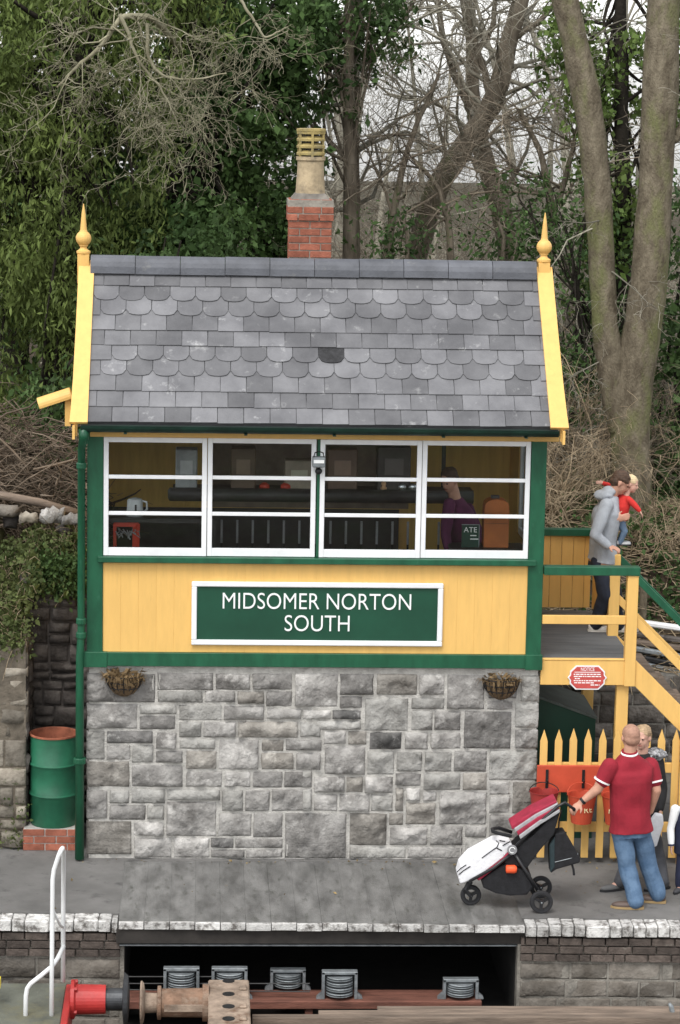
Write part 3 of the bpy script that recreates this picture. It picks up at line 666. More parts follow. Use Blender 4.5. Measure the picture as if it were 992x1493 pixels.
# wall baskets of dried plants
DRY = mat('dried_plants', (.22, .14, .06), .9, .35, 30, rand=.4, attr='tint', col2=(.36, .25, .13))
for px_c, py_t, lab, seed, amt in ((181.5, 983, 'wall basket overflowing with dried brown plants below the left corner', 1, 1.), (731, 988, 'wire wall basket with few dead plants below the right corner post', 2, .5)):
    hb = thing('wall_planter', lab, 'planter', tuple(P(px_c, py_t + 30, -.12)), 'wall planters on the stone base'); cx_ = PX(px_c, py_t); zt = PZ(px_c, py_t)
    R_, H_ = .185, .2; wire = MB()
    for zf in (0., .3, .6, .85):
        rr = R_ * math.sqrt(1 - zf ** 2 * .95); wire.tube([(cx_ + rr * math.cos(t), -.012 - .95 * rr * math.sin(t), zt - H_ * zf) for t in np.linspace(0, PI, 12)], .006, 5)
    for t in np.linspace(0, PI, 9):
        wire.tube([(cx_ + R_ * math.sqrt(1 - f * f * .95) * math.cos(t), -.012 - .95 * R_ * math.sqrt(1 - f * f * .95) * math.sin(t), zt - H_ * f) for f in np.linspace(0, 1, 7)], .005, 5)
    tag(wire.build('wire_cage', BLACK, hb), kind='stuff')
    lin = MB(); vs = []
    for f in np.linspace(0, 1, 7):
        for t in np.linspace(0, PI, 13):
            rr = (R_ - .012) * math.sqrt(1 - f * f * .95) * (1 + .05 * math.sin(9 * t + 5 * f)); vs.append((cx_ + rr * math.cos(t), -.012 - .95 * rr * math.sin(t), zt - .015 - H_ * f))
    lin.add(vs, [(i * 13 + j, i * 13 + j + 1, (i + 1) * 13 + j + 1, (i + 1) * 13 + j) for i in range(6) for j in range(12)]); lin.add(vs[:13], [tuple(range(13))])
    lin.build('fibre_liner', mat('coir', (.13, .085, .045), .95, .4, 40, .8, 60), hb)
    r2 = np.random.default_rng(seed); tw = MB()
    for _ in range(int(170 * amt)):
        t = r2.uniform(0, PI); rr = R_ * math.sqrt(r2.uniform(0, 1)); b0 = np.array([cx_ + rr * math.cos(t), -.012 - rr * math.sin(t), zt - .02]); d = np.array([math.cos(t) * r2.uniform(.3, 1.2), -math.sin(t) * .7, r2.uniform(.1, 1)]); L = r2.uniform(.03, .1)
        p1 = b0 + d * L * .6; p2 = p1 + d * L * .3 + np.array([0, -.01, -r2.uniform(.0, .09)]); tw.tube([b0, p1, p2], [.004, .003, .001], 3)
    for _ in range(int(130 * amt)):
        t = r2.uniform(0, PI); rr = R_ * r2.uniform(.2, 1.12); c = np.array([cx_ + rr * math.cos(t), -.012 - rr * math.sin(t), zt + r2.uniform(-.06, .06)]); u = r2.normal(0, .018, 3); v = r2.normal(0, .018, 3)
        tw.add([c - u, c + v, c + u, c - v], [(0, 1, 2, 3)])
    tag(tw.build('dried_plants', DRY, hb, weld=False), kind='stuff')

# ================================================================ fence, fire buckets, bunker
fn = thing('picket_fence', 'yellow pointed picket fence beside the stone base under the landing', 'fence', (5.2, -.12, 0))
FY = -.13; x = PX(793, 1100, FY); ptop = PZ(840, 1063, FY); k = 0
pkm = None
while x < 6.5:
    w = .074; dz = rnd.uniform(-.008, .008)
    MB().prism_y([(x - w / 2, .06), (x + w / 2, .06), (x + w / 2, ptop - .12 + dz), (x, ptop + dz), (x - w / 2, ptop - .12 + dz)], FY, FY + .02).build('picket', YELLOW, fn, bevel=.003)
    x += .1465; k += 1
for za, zb in ((.32, .42), (.93, 1.03)): pbox('fence_rail', YELLOW, PX(790, 1100, FY), 6.5, FY + .021, FY + .06, za, zb, fn)
gp = PX(991, 1150, FY); pbox('fence_post', YELLOW, gp - .01, gp + .12, FY - .05, FY + .02 - .021, .0, ptop + .05, fn)
bdx0, bdx1, bdz0, bdz1 = PX(783.5, 1135, FY - .05), PX(915, 1135, FY - .05), PZ(830, 1156, FY - .05), PZ(830, 1117, FY - .05)
fbz = thing('bucket_board', 'red board with black hooks on the picket fence above the fire buckets', 'board', ((bdx0 + bdx1) / 2, FY - .04, bdz0))
MB().box(bdx0, bdx1, FY - .035, FY - .003, bdz0, bdz1).build('board', REDORANGE, fbz, bevel=.005)
for hx in (798, 851, 903):
    xx = PX(hx, 1135, FY - .05); MB().box(xx - .014, xx + .014, FY - .045, FY - .034, bdz0 + .045, bdz1 - .04).build('hook_plate', BLACK, fbz)
    MB().tube([(xx, FY - .045, bdz0 + .13), (xx, FY - .09, bdz0 + .11), (xx, FY - .1, bdz0 + .14)], .008, 6).build('hook', BLACK, fbz)
BK2 = mat('old_red_paint', (.33, .035, .03), .5, .2, 6)
for hx, ytop, m, lab in ((796, 1159, BK2, 'dark red fire bucket hanging nearest the stone wall'), (849, 1158, REDORANGE, 'bright orange-red fire bucket hanging behind the pushchair handle'), (899, 1160, REDORANGE, 'orange-red fire bucket half hidden behind the man in the maroon shirt')):
    y0 = FY - .17; xx, zt = PX(hx, ytop, y0), PZ(hx, ytop, y0)
    if hx == 796: xx, zt = PX(hx, ytop, FY - .30), PZ(hx, ytop, FY - .30)
    bk = thing('fire_bucket', lab, 'bucket', (xx, y0, zt - .28), 'fire buckets on the fence')
    MB().lathe([(.1, zt - .285), (.142, zt - .005), (.149, zt), (.149, zt + .008), (.139, zt + .002), (.097, zt - .27), (.0, zt - .27)], (xx, y0, 0), 24, close=False).lathe([(.1, zt - .285), (.02, zt - .285)], (xx, y0, 0), 24).build('pail', m, bk, smooth=False)
    tz = bdz0 + .12
    MB().tube([(xx + .146 * math.cos(t), y0 + .11 * math.sin(t) ** 2, zt - .01 + (tz - zt) * math.sin(t) ** .6 if 0 < math.sin(t) else zt - .01) for t in np.linspace(.0, PI - .0, 17)], .005, 6).build('handle', BLACK if hx == 796 else REDORANGE, bk)
    for q, ch_ in enumerate('FIRE'):
        t = -PI / 2 + (q - 1.5) * .42; rr = .126; lm = text_mesh(ch_, .085, ext=.001); lm.materials.append(CREAM)
        piece('letter', lm, (xx + rr * math.cos(t), y0 + rr * math.sin(t), zt - .13), bk, (PI / 2 - .14, 0, t + PI / 2))
bn = thing('bunker', 'dark green timber bunker with sloping lid under the landing', 'bunker', (4.9, 1.1, 0))
by0 = .75; b0 = P(788, 1012, by0); b1 = P(866, 1046, by0); rx = PX(867, 1100, by0)
MB().prism_y([(W + .03, .0), (rx, .0), (rx, b1[2] - .02), (W + .03, b0[2] - .02)], by0, by0 + .9).build('body', DGREEN, bn)
MB().prism_y([(W + .03, b0[2] - .015), (rx + .01, b1[2] - .015), (rx + .01, b1[2] + .012), (W + .03, b0[2] + .012)], by0 - .03, by0 + .93).build('lid', mat('lid_grey', (.09, .11, .10), .6, .2), bn)

# ================================================================ drum on its brick stand
DX, DY = PX(77.5, 1150, .3), .5
bp = thing('brick_stand', 'low red brick stand under the green drum', 'stand', (DX, DY, 0))
MB().box(DX - .29, DX + .27, DY - .24, DY + .3, -.02, .222).build('mortar_core', MORTAR, bp)
BS = bevel_box_mesh('brick', BRICK_O, .04)
for c in range(3):
    x = DX - .3 - (.11 if c % 2 else 0)
    while x < DX + .275:
        a, b = max(x, DX - .3), min(x + .222, DX + .28)
        if b - a > .03:
            piece('brick', BS, ((a + b) / 2, DY - .2, .037 + c * .075), bp, (0, 0, 0), (b - a - .01, .1, .066)); piece('brick', BS, ((a + b) / 2, DY + .26, .037 + c * .075), bp, (0, 0, 0), (b - a - .01, .1, .066))
        x += .222
    for q in range(2):
        piece('brick', BS, (DX - .25, DY - .045 + q * .2, .037 + c * .075), bp, (0, 0, 0), (.1, .19, .066)); piece('brick', BS, (DX + .23, DY - .045 + q * .2, .037 + c * .075), bp, (0, 0, 0), (.1, .19, .066))
dm = thing('oil_drum', 'open green steel oil drum on a brick stand', 'drum', (DX, DY, .224))
DG = mat('drum_green', (.018, .115, .062), .4, .2, 4, .05, 30, col3=(.05, .17, .10), c3=(3, .6, .8)); r0 = .238; h0 = PZ(77, 1075, DY - .1) - .224 + .02
prof = [(r0 - .006, 0), (r0, .01)]
for zr in (.31, .61): prof += [(r0, zr * h0 / .9 - .022), (r0 + .012, zr * h0 / .9 - .006), (r0 + .012, zr * h0 / .9 + .006), (r0, zr * h0 / .9 + .022)]
prof += [(r0, h0 - .012)]
MB().lathe([(a, .224 + b) for a, b in prof], (DX, DY, 0), 40, close=False).build('shell', DG, dm, smooth=True)
for zr in (.31, .61): MB().lathe([(r0 - .002, -.02), (r0 + .013, -.008), (r0 + .016, 0), (r0 + .013, .008), (r0 - .002, .02)], (DX, DY, .224 + zr * h0 / .9), 40, close=False).build('rolling_hoop', DG, dm)
INR = mat('drum_inside', (.30, .10, .055), .8, .3, 8)
MB().lathe([(r0 - .006, .224 + h0 - .005), (r0 - .008, .26), (.01, .25)], (DX, DY, 0), 40, close=False).build('inside', INR, dm, smooth=True)
MB().lathe([(r0 - .008, .224 + h0 - .014), (r0 + .009, .224 + h0 - .012), (r0 + .010, .224 + h0 + .004), (r0 - .006, .224 + h0 + .006), (r0 - .008, .224 + h0 - .014)], (DX, DY, 0), 40, close=False).build('rim', INR, dm)

# yellow hooded tube fixed at the gable
yt = thing('yellow_chute', 'short yellow half-round hood sticking out behind the left gable', 'hood', tuple(P(95, 600, .75)))
A, B = Vector(P(58, 592, .75)), Vector(P(104, 577, .75)); d = (B - A).normalized(); u = Vector((0, 1, 0)); w = d.cross(u).normalized()
if w.z < 0: w = -w
def arc(c, r, n=12): return [c + (u * math.cos(PI * (1.15 * i / n - .075)) + w * math.sin(PI * (1.15 * i / n - .075))) * r for i in range(n + 1)]
o1, o2 = arc(A, .085), arc(B, .085); i1, i2 = arc(A, .068), arc(B, .068)
MB().prism(o1 + i1[::-1], o2 + i2[::-1]).build('hood', YELLOW, yt)
MB().prism(arc(B, .083), arc(B + d * .01, .083)).build('end_cap', YELLOW, yt)
MB().box(B.x - .06, B.x - .005, .72, .78, B.z - .30, B.z - .02).build('bracket', YELLOW, yt)
MB().bar((B.x - .03, .75, B.z - .22), (.0, .75, B.z - .22), .04, .04).build('bracket_arm', YELLOW, yt)

# ================================================================ wire wheels in the pit
WY = EDGE(2.2) - .02
tb = thing('pit_timber', 'long rust-red timber carrying the wire wheels under the boards', 'timber', (2.3, WY, -1.0))
zt = PZ(560, 1457, WY); MB().prism_y([(PL0 + .03, zt - .075), (PL1 - .38, zt - .075), (PL1 - .38, zt), (PL0 + .03, zt)], WY - .06, WY + .26).build('beam', REDTIMBER, tb, bevel=.006)
for xx in (1.2, 2.1, 3.0): MB().box(xx, xx + .07, WY - .03, WY + .2, zt - .3, zt - .076).build('bearer', REDTIMBER, tb)
whl = [(264.5, 1411, 1459, .02, 'grey wire-wheel frame nearest the red buffer'), (334.5, 1411, 1459, .02, 'grey wire-wheel frame half hidden behind the drilled rusty beam'), (419.5, 1413, 1459, .26, 'wire-wheel frame standing back in the dark of the pit'), (495, 1416, 1455, .02, 'grey wire-wheel frame in the middle of the pit opening'), (671.5, 1427, 1456, .02, 'grey wire-wheel frame at the right end of the pit timber')]
for px_, pt, pb, dy, lab in whl:
    yy = WY + dy; xx = PX(px_, pb, yy); z1 = PZ(px_, pt, yy); z0 = zt + .002; hw = .165
    wf = thing('wire_wheel_frame', lab, 'pulley', (xx, yy, z0), 'wire wheels in the pit')
    MB().box(xx - hw, xx - hw + .028, yy - .03, yy + .05, z0, z1).box(xx + hw - .028, xx + hw, yy - .03, yy + .05, z0, z1).box(xx - hw, xx + hw, yy - .03, yy + .05, z1 - .026, z1 + .002).build('frame', GREYMETAL, wf, bevel=.004)
    for sgn in (-1, 1): MB().prism_y([(xx + sgn * hw, z0), (xx + sgn * (hw + .05), z0), (xx + sgn * (hw + .045), z0 + .02), (xx + sgn * hw, z0 + .06)], yy - .02, yy + .03).build('foot', GREYMETAL, wf)
    n = max(3, int((z1 - z0 - .05) / .048))
    for k in range(n):
        zz = z0 + .03 + k * (z1 - z0 - .06) / n
        MB().lathe([(.03, zz), (.125, zz), (.132, zz + .006), (.105, zz + .016), (.132, zz + .026), (.125, zz + .032), (.03, zz + .032)], (xx, yy + .045, 0), 24).build('wheel', GREYMETAL, wf, smooth=False)
DGREYW = mat('dull_wire', (.05, .05, .05), .7, .2)
for k, (pa, pb, z_) in enumerate(((1424, 1424, .0), (1434, 1434, .0), (1443, 1446, .0))):
    a, b = P(186, pa, WY + .04), P(452 if k else 330, pb, WY + .04); w_ = MB().tube([a, b], .006, 5).build('signal_wire', DGREYW)
    tag(w_, ['upper thin signal wire running to the wire wheels', 'middle thin signal wire running to the wire wheels', 'lowest thin signal wire running to the wire wheels'][k], 'wire', 'signal wires in the pit')

# ================================================================ buffers and vehicles in front of the platform
BY = -2.95
REDB = mat('buffer_red', (.40, .035, .032), .4, .15, 5, .1, 30, col3=(.25, .04, .03), c3=(6, .6, .75))
DGREY = mat('buffer_steel', (.06, .063, .068), .45, .3, 6, .1, 40, metal=.4)
wg = thing('shunting_engine', 'grey end platform of a rail vehicle with red buffer and white handrails', 'rail vehicle', (-.4, BY, TRACK_Z))
bz = PZ(150, 1457, BY); xb = PX(104, 1457, BY)
DK = mat('deck_green_grey', (.10, .105, .085), .7, .3, 3, .3, 30, col3=(.16, .15, .09), c3=(2, .5, .7))
dkz = PZ(70, 1440, BY + .3)
MB().box(-3.5, xb - .06, BY - 2.1, BY + .42, dkz - .12, dkz).build('deck', DK, wg, bevel=.01)
MB().box(xb - .06, xb - .0, BY - 2.1, BY + .34, bz - .28, dkz + .02).build('buffer_beam', REDB, wg, bevel=.008)
MB().box(-3.5, xb - .1, BY - 1.9, BY + .2, TRACK_Z + .3, dkz - .12).build('underframe', BLACK, wg)
for xx in (-1.2, -2.6): MB().lathe([(.4, -.05), (.46, -.02), (.46, .05), (.42, .06), (.42, .08)], (xx, BY + .0, TRACK_Z + .46), 24, 'y').build('wheel', RUST, wg)
def lx(px, py=1457, y=BY): return PX(px, py, y)
def lathe_x(prof, y, z, k=28): return MB().lathe([(r, x) for r, x in prof], (0, y, z), k, 'x')
bf = lathe_x([(.175, xb), (.175, xb + .03), (.135, xb + .045), (.128, lx(154)), (.128, lx(154) + .004), (.10, lx(154) + .004)], BY, bz).build('buffer_body', REDB, wg)
for t in (.5, 1.3, 2.2, 3.6, 5.2): MB().lathe([(.02, xb + .03), (.02, xb + .055), (.006, xb + .06)], (0, BY + .155 * math.cos(t), bz + .155 * math.sin(t)), 6, 'x').build('bolt', REDB, bf)
for xx, t in ((lx(116), 1.35), (lx(147), 1.2)): MB().ell((xx, BY + .13 * math.cos(t + .3), bz + .13 * math.sin(t)), (.018, .014, .012)).build('rivet', REDB, bf)
rm = lathe_x([(.10, lx(154)), (.10, lx(179)), (.12, lx(179)), (.235, lx(179) + .012), (.24, lx(181)), (.21, lx(187)), (.1, lx(189)), (.01, lx(189.5))], BY, bz); rm.build('buffer_head', DGREY, wg)
PIPEW = mat('white_rail_paint', (.75, .76, .76), .4, .06, 6)
def rail(pts, yy, nm='handrail', r=.02):
    ys_ = yy if hasattr(yy, '__len__') else [yy] * len(pts)
    return MB().tube([P(a, b, q) for (a, b), q in zip(pts, ys_)], r, 10).build(nm, PIPEW, wg, smooth=True)
rail([(75, 1502), (76, 1400), (77, 1282), (79, 1268), (86, 1247), (89, 1240)], BY - .40)
rail([(89, 1240), (91.5, 1236.5), (93, 1242), (92.5, 1330), (92, 1431)], [BY - .40, BY - .3, BY - .1, BY + .1, BY + .12])
rail([(77.5, 1327), (88, 1349), (92, 1352)], [BY - .4, BY - .1, BY + .1], 'handrail_brace', .012)
rail([(93, 1380), (84, 1398), (75, 1410), (58, 1424), (45, 1434), (40, 1441), (38, 1452), (37, 1505)], [BY + .1, BY - .1, BY - .3] + [BY - .4] * 5)
MB().box(P(-8, 1422, BY)[0], P(3, 1422, BY)[0], BY - .2, BY - .1, PZ(0, 1430, BY), PZ(0, 1418, BY)).build('yellow_lamp_bracket', mat('bright_yellow', (.7, .6, .05), .5, .1), wg)

fw_ = thing('flat_wagon', 'rusty flat wagon frame with drilled end beam and rusty buffer', 'wagon', (2.4, BY, TRACK_Z))
hb0, hb1 = PX(304, 1440, BY), PX(364, 1440, BY); hz = PZ(335, 1428, BY + .30)
RUSTL = mat('rusted_headstock', (.28, .215, .165), .85, .3, 7, .4, 40, spec=.2, col3=(.15, .09, .06), c3=(5, .55, .7))
HBM = MB().box(hb0, hb1, BY - 1.9, BY + .30, hz - .30, hz).build('headstock', RUSTL, fw_, bevel=.012)
for py in (1430, 1449, 1467, 1485, 1500):
    g = G(333.5, py, hz + .002); MB().lathe([(.0545, hz - .001), (.0545, hz + .003), (.04, hz + .003)], (g[0], g[1], 0), 16, close=False).lathe([(.046, hz + .001), (.046, hz + .0045), (.002, hz + .0045)], (g[0], g[1], 0), 16).build('drilled_hole', BLACK, HBM)
for py in (1440, 1466, 1484): g = G(355, py, hz + .012); MB().box(g[0] - .035, g[0] + .03, g[1] - .045, g[1] + .045, hz, hz + .022).build('cleat', RUSTL, HBM, bevel=.008)
bz2 = PZ(250, 1462, BY + .02); y2 = BY + .02
lathe_x([(.01, lx(203.5)), (.12, lx(204)), (.19, lx(205)), (.195, lx(207)), (.17, lx(210)), (.09, lx(212)), (.085, lx(232))], y2, bz2).build('buffer_head', RUSTL, fw_)
lathe_x([(.10, lx(229)), (.15, lx(230)), (.15, lx(235)), (.125, lx(236)), (.13, hb0 - .05), (.165, hb0 - .05), (.165, hb0 + .005)], y2, bz2).build('buffer_body', RUST, fw_)
MB().box(lx(240), lx(297), y2 - .15, y2 - .13, bz2 - .03, bz2 + .03).build('buffer_rib', RUSTL, fw_)
# sole bar and floor planks seen along the bottom edge
dz_ = PZ(700, 1481, BY + .1)
fls = [(368, 1484, -.02), (465, 1478, .0), (551, 1472, .02)]
for k, (pxa, py, dz) in enumerate(fls):
    yy = BY - .05 + .1 * k; x0 = PX(pxa, py, yy); z1 = PZ(pxa, py, yy)
    MB().box(max(x0, hb1 + .01), 6.8, yy, yy + .095, z1 - .07, z1).build('floor_plank', WOODBROWN, fw_, bevel=.005)
for k in range(6):
    yy = BY - .16 - .1 * k; z1 = dz_ - .03; MB().box(hb1 + .01, 6.8, yy, yy + .095, z1 - .07, z1 + rnd.uniform(-.006, .006)).build('floor_plank', WOODBROWN, fw_, bevel=.005)
MB().box(hb1 + .002, 6.8, BY - .7, BY + .16, dz_ - .35, dz_ - .12).build('sole_bar', RUST, fw_)
for xx in (1.4, 5.2): MB().lathe([(.4, -.05), (.46, -.02), (.46, .05), (.42, .06), (.42, .08)], (xx, BY - .1, TRACK_Z + .46), 24, 'y').build('wheel', RUST, fw_)
wl = MB().tube([P(985, 1500, BY + .1), P(979, 1468, BY + .1), P(976, 1463, BY + .1)], [.03, .022, .014], 8).build('wagon_stake', GREYMETAL, fw_, smooth=True)
for yr in (BY - .0, BY - 1.45):
    r_ = MB().box(-20, 30, yr - .035, yr + .035, TRACK_Z + .0, TRACK_Z + .15).build('rail', RUST); tag(r_, 'rusty running rail ' + ('nearest the platform wall' if yr > -3.2 else 'farther from the platform wall'), 'rail', 'running rails')

# ================================================================ inside the box
sh = thing('block_shelf', 'long dark instrument shelf with rounded end inside the signal box', 'shelf', (2.3, 1.2, FZ))
shy = .95; sa, sb_ = PX(245, 721, shy), PX(690, 735, shy); zs = PZ(400, 722, shy)
MB().tube([(sa, shy, zs), (sa + .012, shy, zs), (sa + .02, shy, zs), (sb_, shy, zs)], [.04, .06, .07, .07], 16).build('rail', INTDARK, sh, smooth=True)
MB().box(sa + .05, sb_, shy, shy + .35, zs + .0, zs + .05).build('shelf_board', mat('shelf_dark', (.035, .03, .028), .4, .2), sh)
for xx in (sa + .4, sb_ - .3): MB().box(xx, xx + .04, shy + .3, shy + .34, zs + .05, 4.36).build('hanger', BLACK, sh)
for px_, w_, h_, c, lab in ((272, .22, .4, (.32, .33, .33), 'pale grey block instrument on the shelf near the left end'), (355, .25, .42, (.12, .08, .05), 'tall brown block instrument behind the second sash'), (437, .3, .3, (.30, .25, .19), 'cream fronted block instrument beside the middle post'), (500, .3, .42, (.16, .10, .07), 'brown wooden block instrument right of the middle post'), (575, .34, .45, (.06, .05, .045), 'dark square-faced block instrument on the shelf')):
    xx = PX(px_, 690, shy); bi_ = thing('block_instrument', lab, 'instrument', (xx, shy + .12, zs + .05), 'instruments on the shelf')
    MB().box(xx - w_ / 2, xx + w_ / 2, shy + .03, shy + .25, zs + .052, zs + .05 + h_).build('case', mat('case_%d' % px_, c, .5, .2), bi_, bevel=.01)
    MB().box(xx - w_ * .28, xx + w_ * .28, shy + .022, shy + .031, zs + .08 + h_ * .3, zs + h_ * .85).build('dial_plate', mat('dial_%d' % px_, tuple(min(.5, q * 1.8 + .03) for q in c), .5, .1), bi_)
for px_, c, lab in ((386, (.5, .03, .02), 'red block bell lamp left of the middle sash'), (417, (.5, .04, .03), 'small red lamp beside the middle window post')):
    q = P(px_, 711, shy); mb = MB(); mb.lathe([(.05, zs + .05), (.055, zs + .08), (.05, zs + .1), (.02, zs + .12)], (q[0], shy + .05, 0), 14); o = mb.build('red_lamp', RED); tag(o, lab, 'lamp', 'small lamps on the shelf')
for px_, lab in ((587, 'left of two round silver bells on the shelf'), (602, 'right of two round silver bells on the shelf')):
    q = P(px_, 711, shy - .02); t = thing('bell', lab, 'bell', (q[0], shy + .02, zs + .055), 'bells on the shelf')
    MB().ell((q[0], shy, q[2]), (.045, .03, .045)).build('dome', mat('silver', (.6, .62, .63), .25, .1, metal=.9), t, smooth=True); MB().box(q[0] - .02, q[0] + .02, shy + .01, shy + .04, zs + .05, q[2]).build('base', BLACK, t)
fg = P(560, 712, shy); mb = MB(); mb.lathe([(.03, zs + .05), (.035, zs + .08), (.02, zs + .1), (.028, zs + .12), (.024, zs + .14), (.005, zs + .15)], (fg[0], shy + .04, 0), 12); tag(mb.build('figurine', mat('figurine_cream', (.6, .36, .2), .6, .2)), 'small cream and orange ornament on the shelf', 'ornament')
lf = thing('lever_frame', 'row of black signal levers along the windows inside the box', 'lever frame', (2.3, .5, FZ))
MB().box(1.2, 3.6, .42, .72, FZ, FZ + .18).build('frame_base', INTDARK, lf, bevel=.02)
LEV = mat('lever_steel', (.35, .35, .36), .35, .2, metal=.5)
for k in range(15):
    xx = 1.3 + k * .155; lv = MB().tube([(xx, .56, FZ + .15), (xx, .57 + .01 * (k % 3), FZ + 1.05)], [.016, .012], 6).build('lever', BLACK, lf); MB().tube([(xx, .575, FZ + 1.05), (xx, .58, FZ + 1.28)], .013, 6).build('handle', LEV, lv)
tbk = thing('table', 'small dark table under the left end window inside the box', 'table', (.5, .5, FZ))
tz = PZ(190, 752, .3); MB().box(.12, 1.25, .14, .62, tz - .04, tz).build('table_top', INTDARK, tbk)
for xx, yy in ((.14, .16), (1.2, .16), (.14, .58), (1.2, .58)): MB().box(xx, xx + .04, yy, yy + .04, FZ, tz - .04).build('leg', INTDARK, tbk)
kx = PX(197, 740, .32); kt = thing('kettle', 'white jug kettle on the table in the left window', 'kettle', (kx, .32, tz))
KW = mat('kettle_white', (.62, .63, .63), .3, .05)
MB().lathe([(.085, tz), (.082, tz + .03), (.075, tz + .15), (.066, tz + .165), (.03, tz + .175)], (kx, .32, 0), 20).build('jug', KW, kt, smooth=True)
MB().tube([(kx + .07, .30, tz + .15), (kx + .115, .29, tz + .14), (kx + .12, .29, tz + .07), (kx + .08, .30, tz + .035)], .011, 8).build('handle', KW, kt, smooth=True)
MB().box(kx + .0, kx + .02, .235, .245, tz + .03, tz + .12).build('gauge', INTDARK, kt)
rcx = PX(185, 780, .2); rc = thing('red_chair', 'red framed folding seat with cables in the left window', 'chair', (rcx, .35, FZ))
MB().bar((PX(167, 758, .2), .2, tz - .06), (PX(202, 758, .2), .2, tz - .06), .03, .06).build('top_rail', RED, rc)
MB().bar((PX(199, 758, .2), .2, tz - .06), (PX(196, 805, .2), .22, FZ + .02), .03, .07).build('leg', RED, rc); MB().bar((PX(168, 758, .2), .2, tz - .06), (PX(168, 805, .2), .22, FZ + .02), .03, .05).build('leg', RED, rc)
cb = MB()
for k in range(5):
    r2 = random.Random(k); cb.tube([(PX(170, 770, .17) + .05 * k + r2.uniform(-.04, .04), .165, tz - .1 - r2.uniform(0, .12)) for _ in range(6)], .006, 5)
tag(cb.build('cable_coil', mat('cable_grey', (.25, .25, .25), .5, .3)), 'tangle of grey cable hanging in the left window', 'cable')
oc = thing('orange_cabinet', 'orange wooden cabinet with rounded top in the right window', 'cabinet', (PX(724, 800, .3), .35, WZ0))
ox0, ox1 = PX(705, 780, .25), PX(741, 780, .25); oz0, oz1 = PZ(723, 797, .25), PZ(723, 727, .25)
ORG = mat('orange_wood', (.42, .12, .025), .45, .15, 4)
n = 8; MB().prism_y([(ox0, oz0), (ox1, oz0)] + [((ox0 + ox1) / 2 + (ox1 - ox0) / 2 * math.cos(PI * i / n), oz1 - .09 + .09 * math.sin(PI * i / n) ** .7) for i in range(n + 1)], .2, .4).build('case', ORG, oc); MB().box(ox0 + .005, ox1 - .005, .195, .199, (oz0 + oz1) / 2 - .003, (oz0 + oz1) / 2 + .003).build('joint_line', mat('orange_dark', (.2, .06, .02), .5, .1), oc); MB().box((ox0 + ox1) / 2 - .05, (ox0 + ox1) / 2 + .03, .27, .33, oz1 - .002, oz1 + .025).build('carry_handle', INTDARK, oc)
MB().box(3.55, W - .16, .1, .48, oz0 - .03, oz0 - .002).build('desk_top', INTDARK, tag(thing('desk', 'dark desk along the right front window inside the box', 'desk', (4, .3, FZ)), None)); MB().box(3.6, 3.65, .15, .45, FZ, oz0 - .03).build('leg', INTDARK, bpy.data.objects['desk']); MB().box(4.2, 4.25, .15, .45, FZ, oz0 - .03).build('leg', INTDARK, bpy.data.objects['desk'])
cbx, cbz = PX(686, 780, .2), PZ(686, 780, .2); bdp = thing('chalk_sign', 'small dark green chalkboard with white writing beside the orange cabinet', 'sign', (cbx, .2, oz0))
MB().box(cbx - .085, cbx + .085, .2, .215, oz0, cbz + .1).build('board', DGREEN, bdp)
for bx_ in ((cbx - .09, cbx + .09, cbz + .1, cbz + .107), (cbx + .083, cbx + .09, oz0, cbz + .1)): MB().box(bx_[0], bx_[1], .194, .2, bx_[2], bx_[3]).build('trim', GREYMETAL, bdp)
letters('ATE', .075, (cbx - .0, .197, cbz + .05), LETTERW, bdp, ext=.001)
for zz, w_ in ((-.01, .06), (-.045, .08)): MB().box(cbx - .0, cbx + w_, .196, .199, cbz + zz, cbz + zz + .01).build('chalk_line', LETTERW, bdp)

# ================================================================ pushchair
SY = -1.47
pc = thing('pushchair', 'black three-wheeled pushchair with white footmuff and maroon striped hood', 'pushchair', tuple(G(740, 1318)))
FAB = mat('black_fabric', (.012, .012, .014), .85, .3, 20, .2, 80); CHROME = mat('frame_black', (.02, .02, .022), .35, .2)
MAR = mat('maroon_fabric', (.30, .018, .045), .75, .2, 10); GRYF = mat('grey_fabric', (.34, .34, .35), .8, .15, 12); WFAB = mat('white_quilt', (.74, .74, .76), .85, .07, 14, .3, 30, col3=(.05, .05, .055), c3=(9, .685, .70))
def zz4(x, y): return (640 + x / 4.133, 1130 + y / 4.133)
def pxs(pts, y=SY): return [(P(*zz4(*p), y)[0], P(*zz4(*p), y)[2]) for p in pts]
def wheel(px, py, y, r, nm, wid=.045):
    c = P(px, py, y); z = r + .002; w = piece(nm, (lambda o: o.data)(MB().lathe([(r - .03, -wid / 2), (r - .008, -wid / 2), (r, -wid / 4), (r, wid / 4), (r - .008, wid / 2), (r - .03, wid / 2), (r - .03, -wid / 2)], (0, 0, 0), 28, 'y', close=False).build('tmp', RUBBER, None)), (c[0], y, z), pc)
    bpy.data.objects.remove(bpy.data.objects['tmp'])
    rimm = MB().lathe([(r - .03, -.012), (r - .028, .012), (r - .042, .012), (r - .042, -.012), (r - .03, -.012)], (c[0], y, z), 24, 'y', close=False); rimm.lathe([(.02, -.03), (.024, .0), (.02, .03)], (c[0], y, z), 12, 'y')
    for k in range(3):
        a = k * 2 * PI / 3 + .5; rimm.bar((c[0], y, z), (c[0] + (r - .035) * math.cos(a), y, z + (r - .035) * math.sin(a)), .03, .018, (0, 1, 0))
    rimm.build('rim', CHROME, w); MB().ell((c[0], y - .032, z), (.009, .006, .009)).build('hub_cap', GREYMETAL, w)
    return c
yb_n, yb_f, yfw = SY - .22, SY + .22, SY - .02
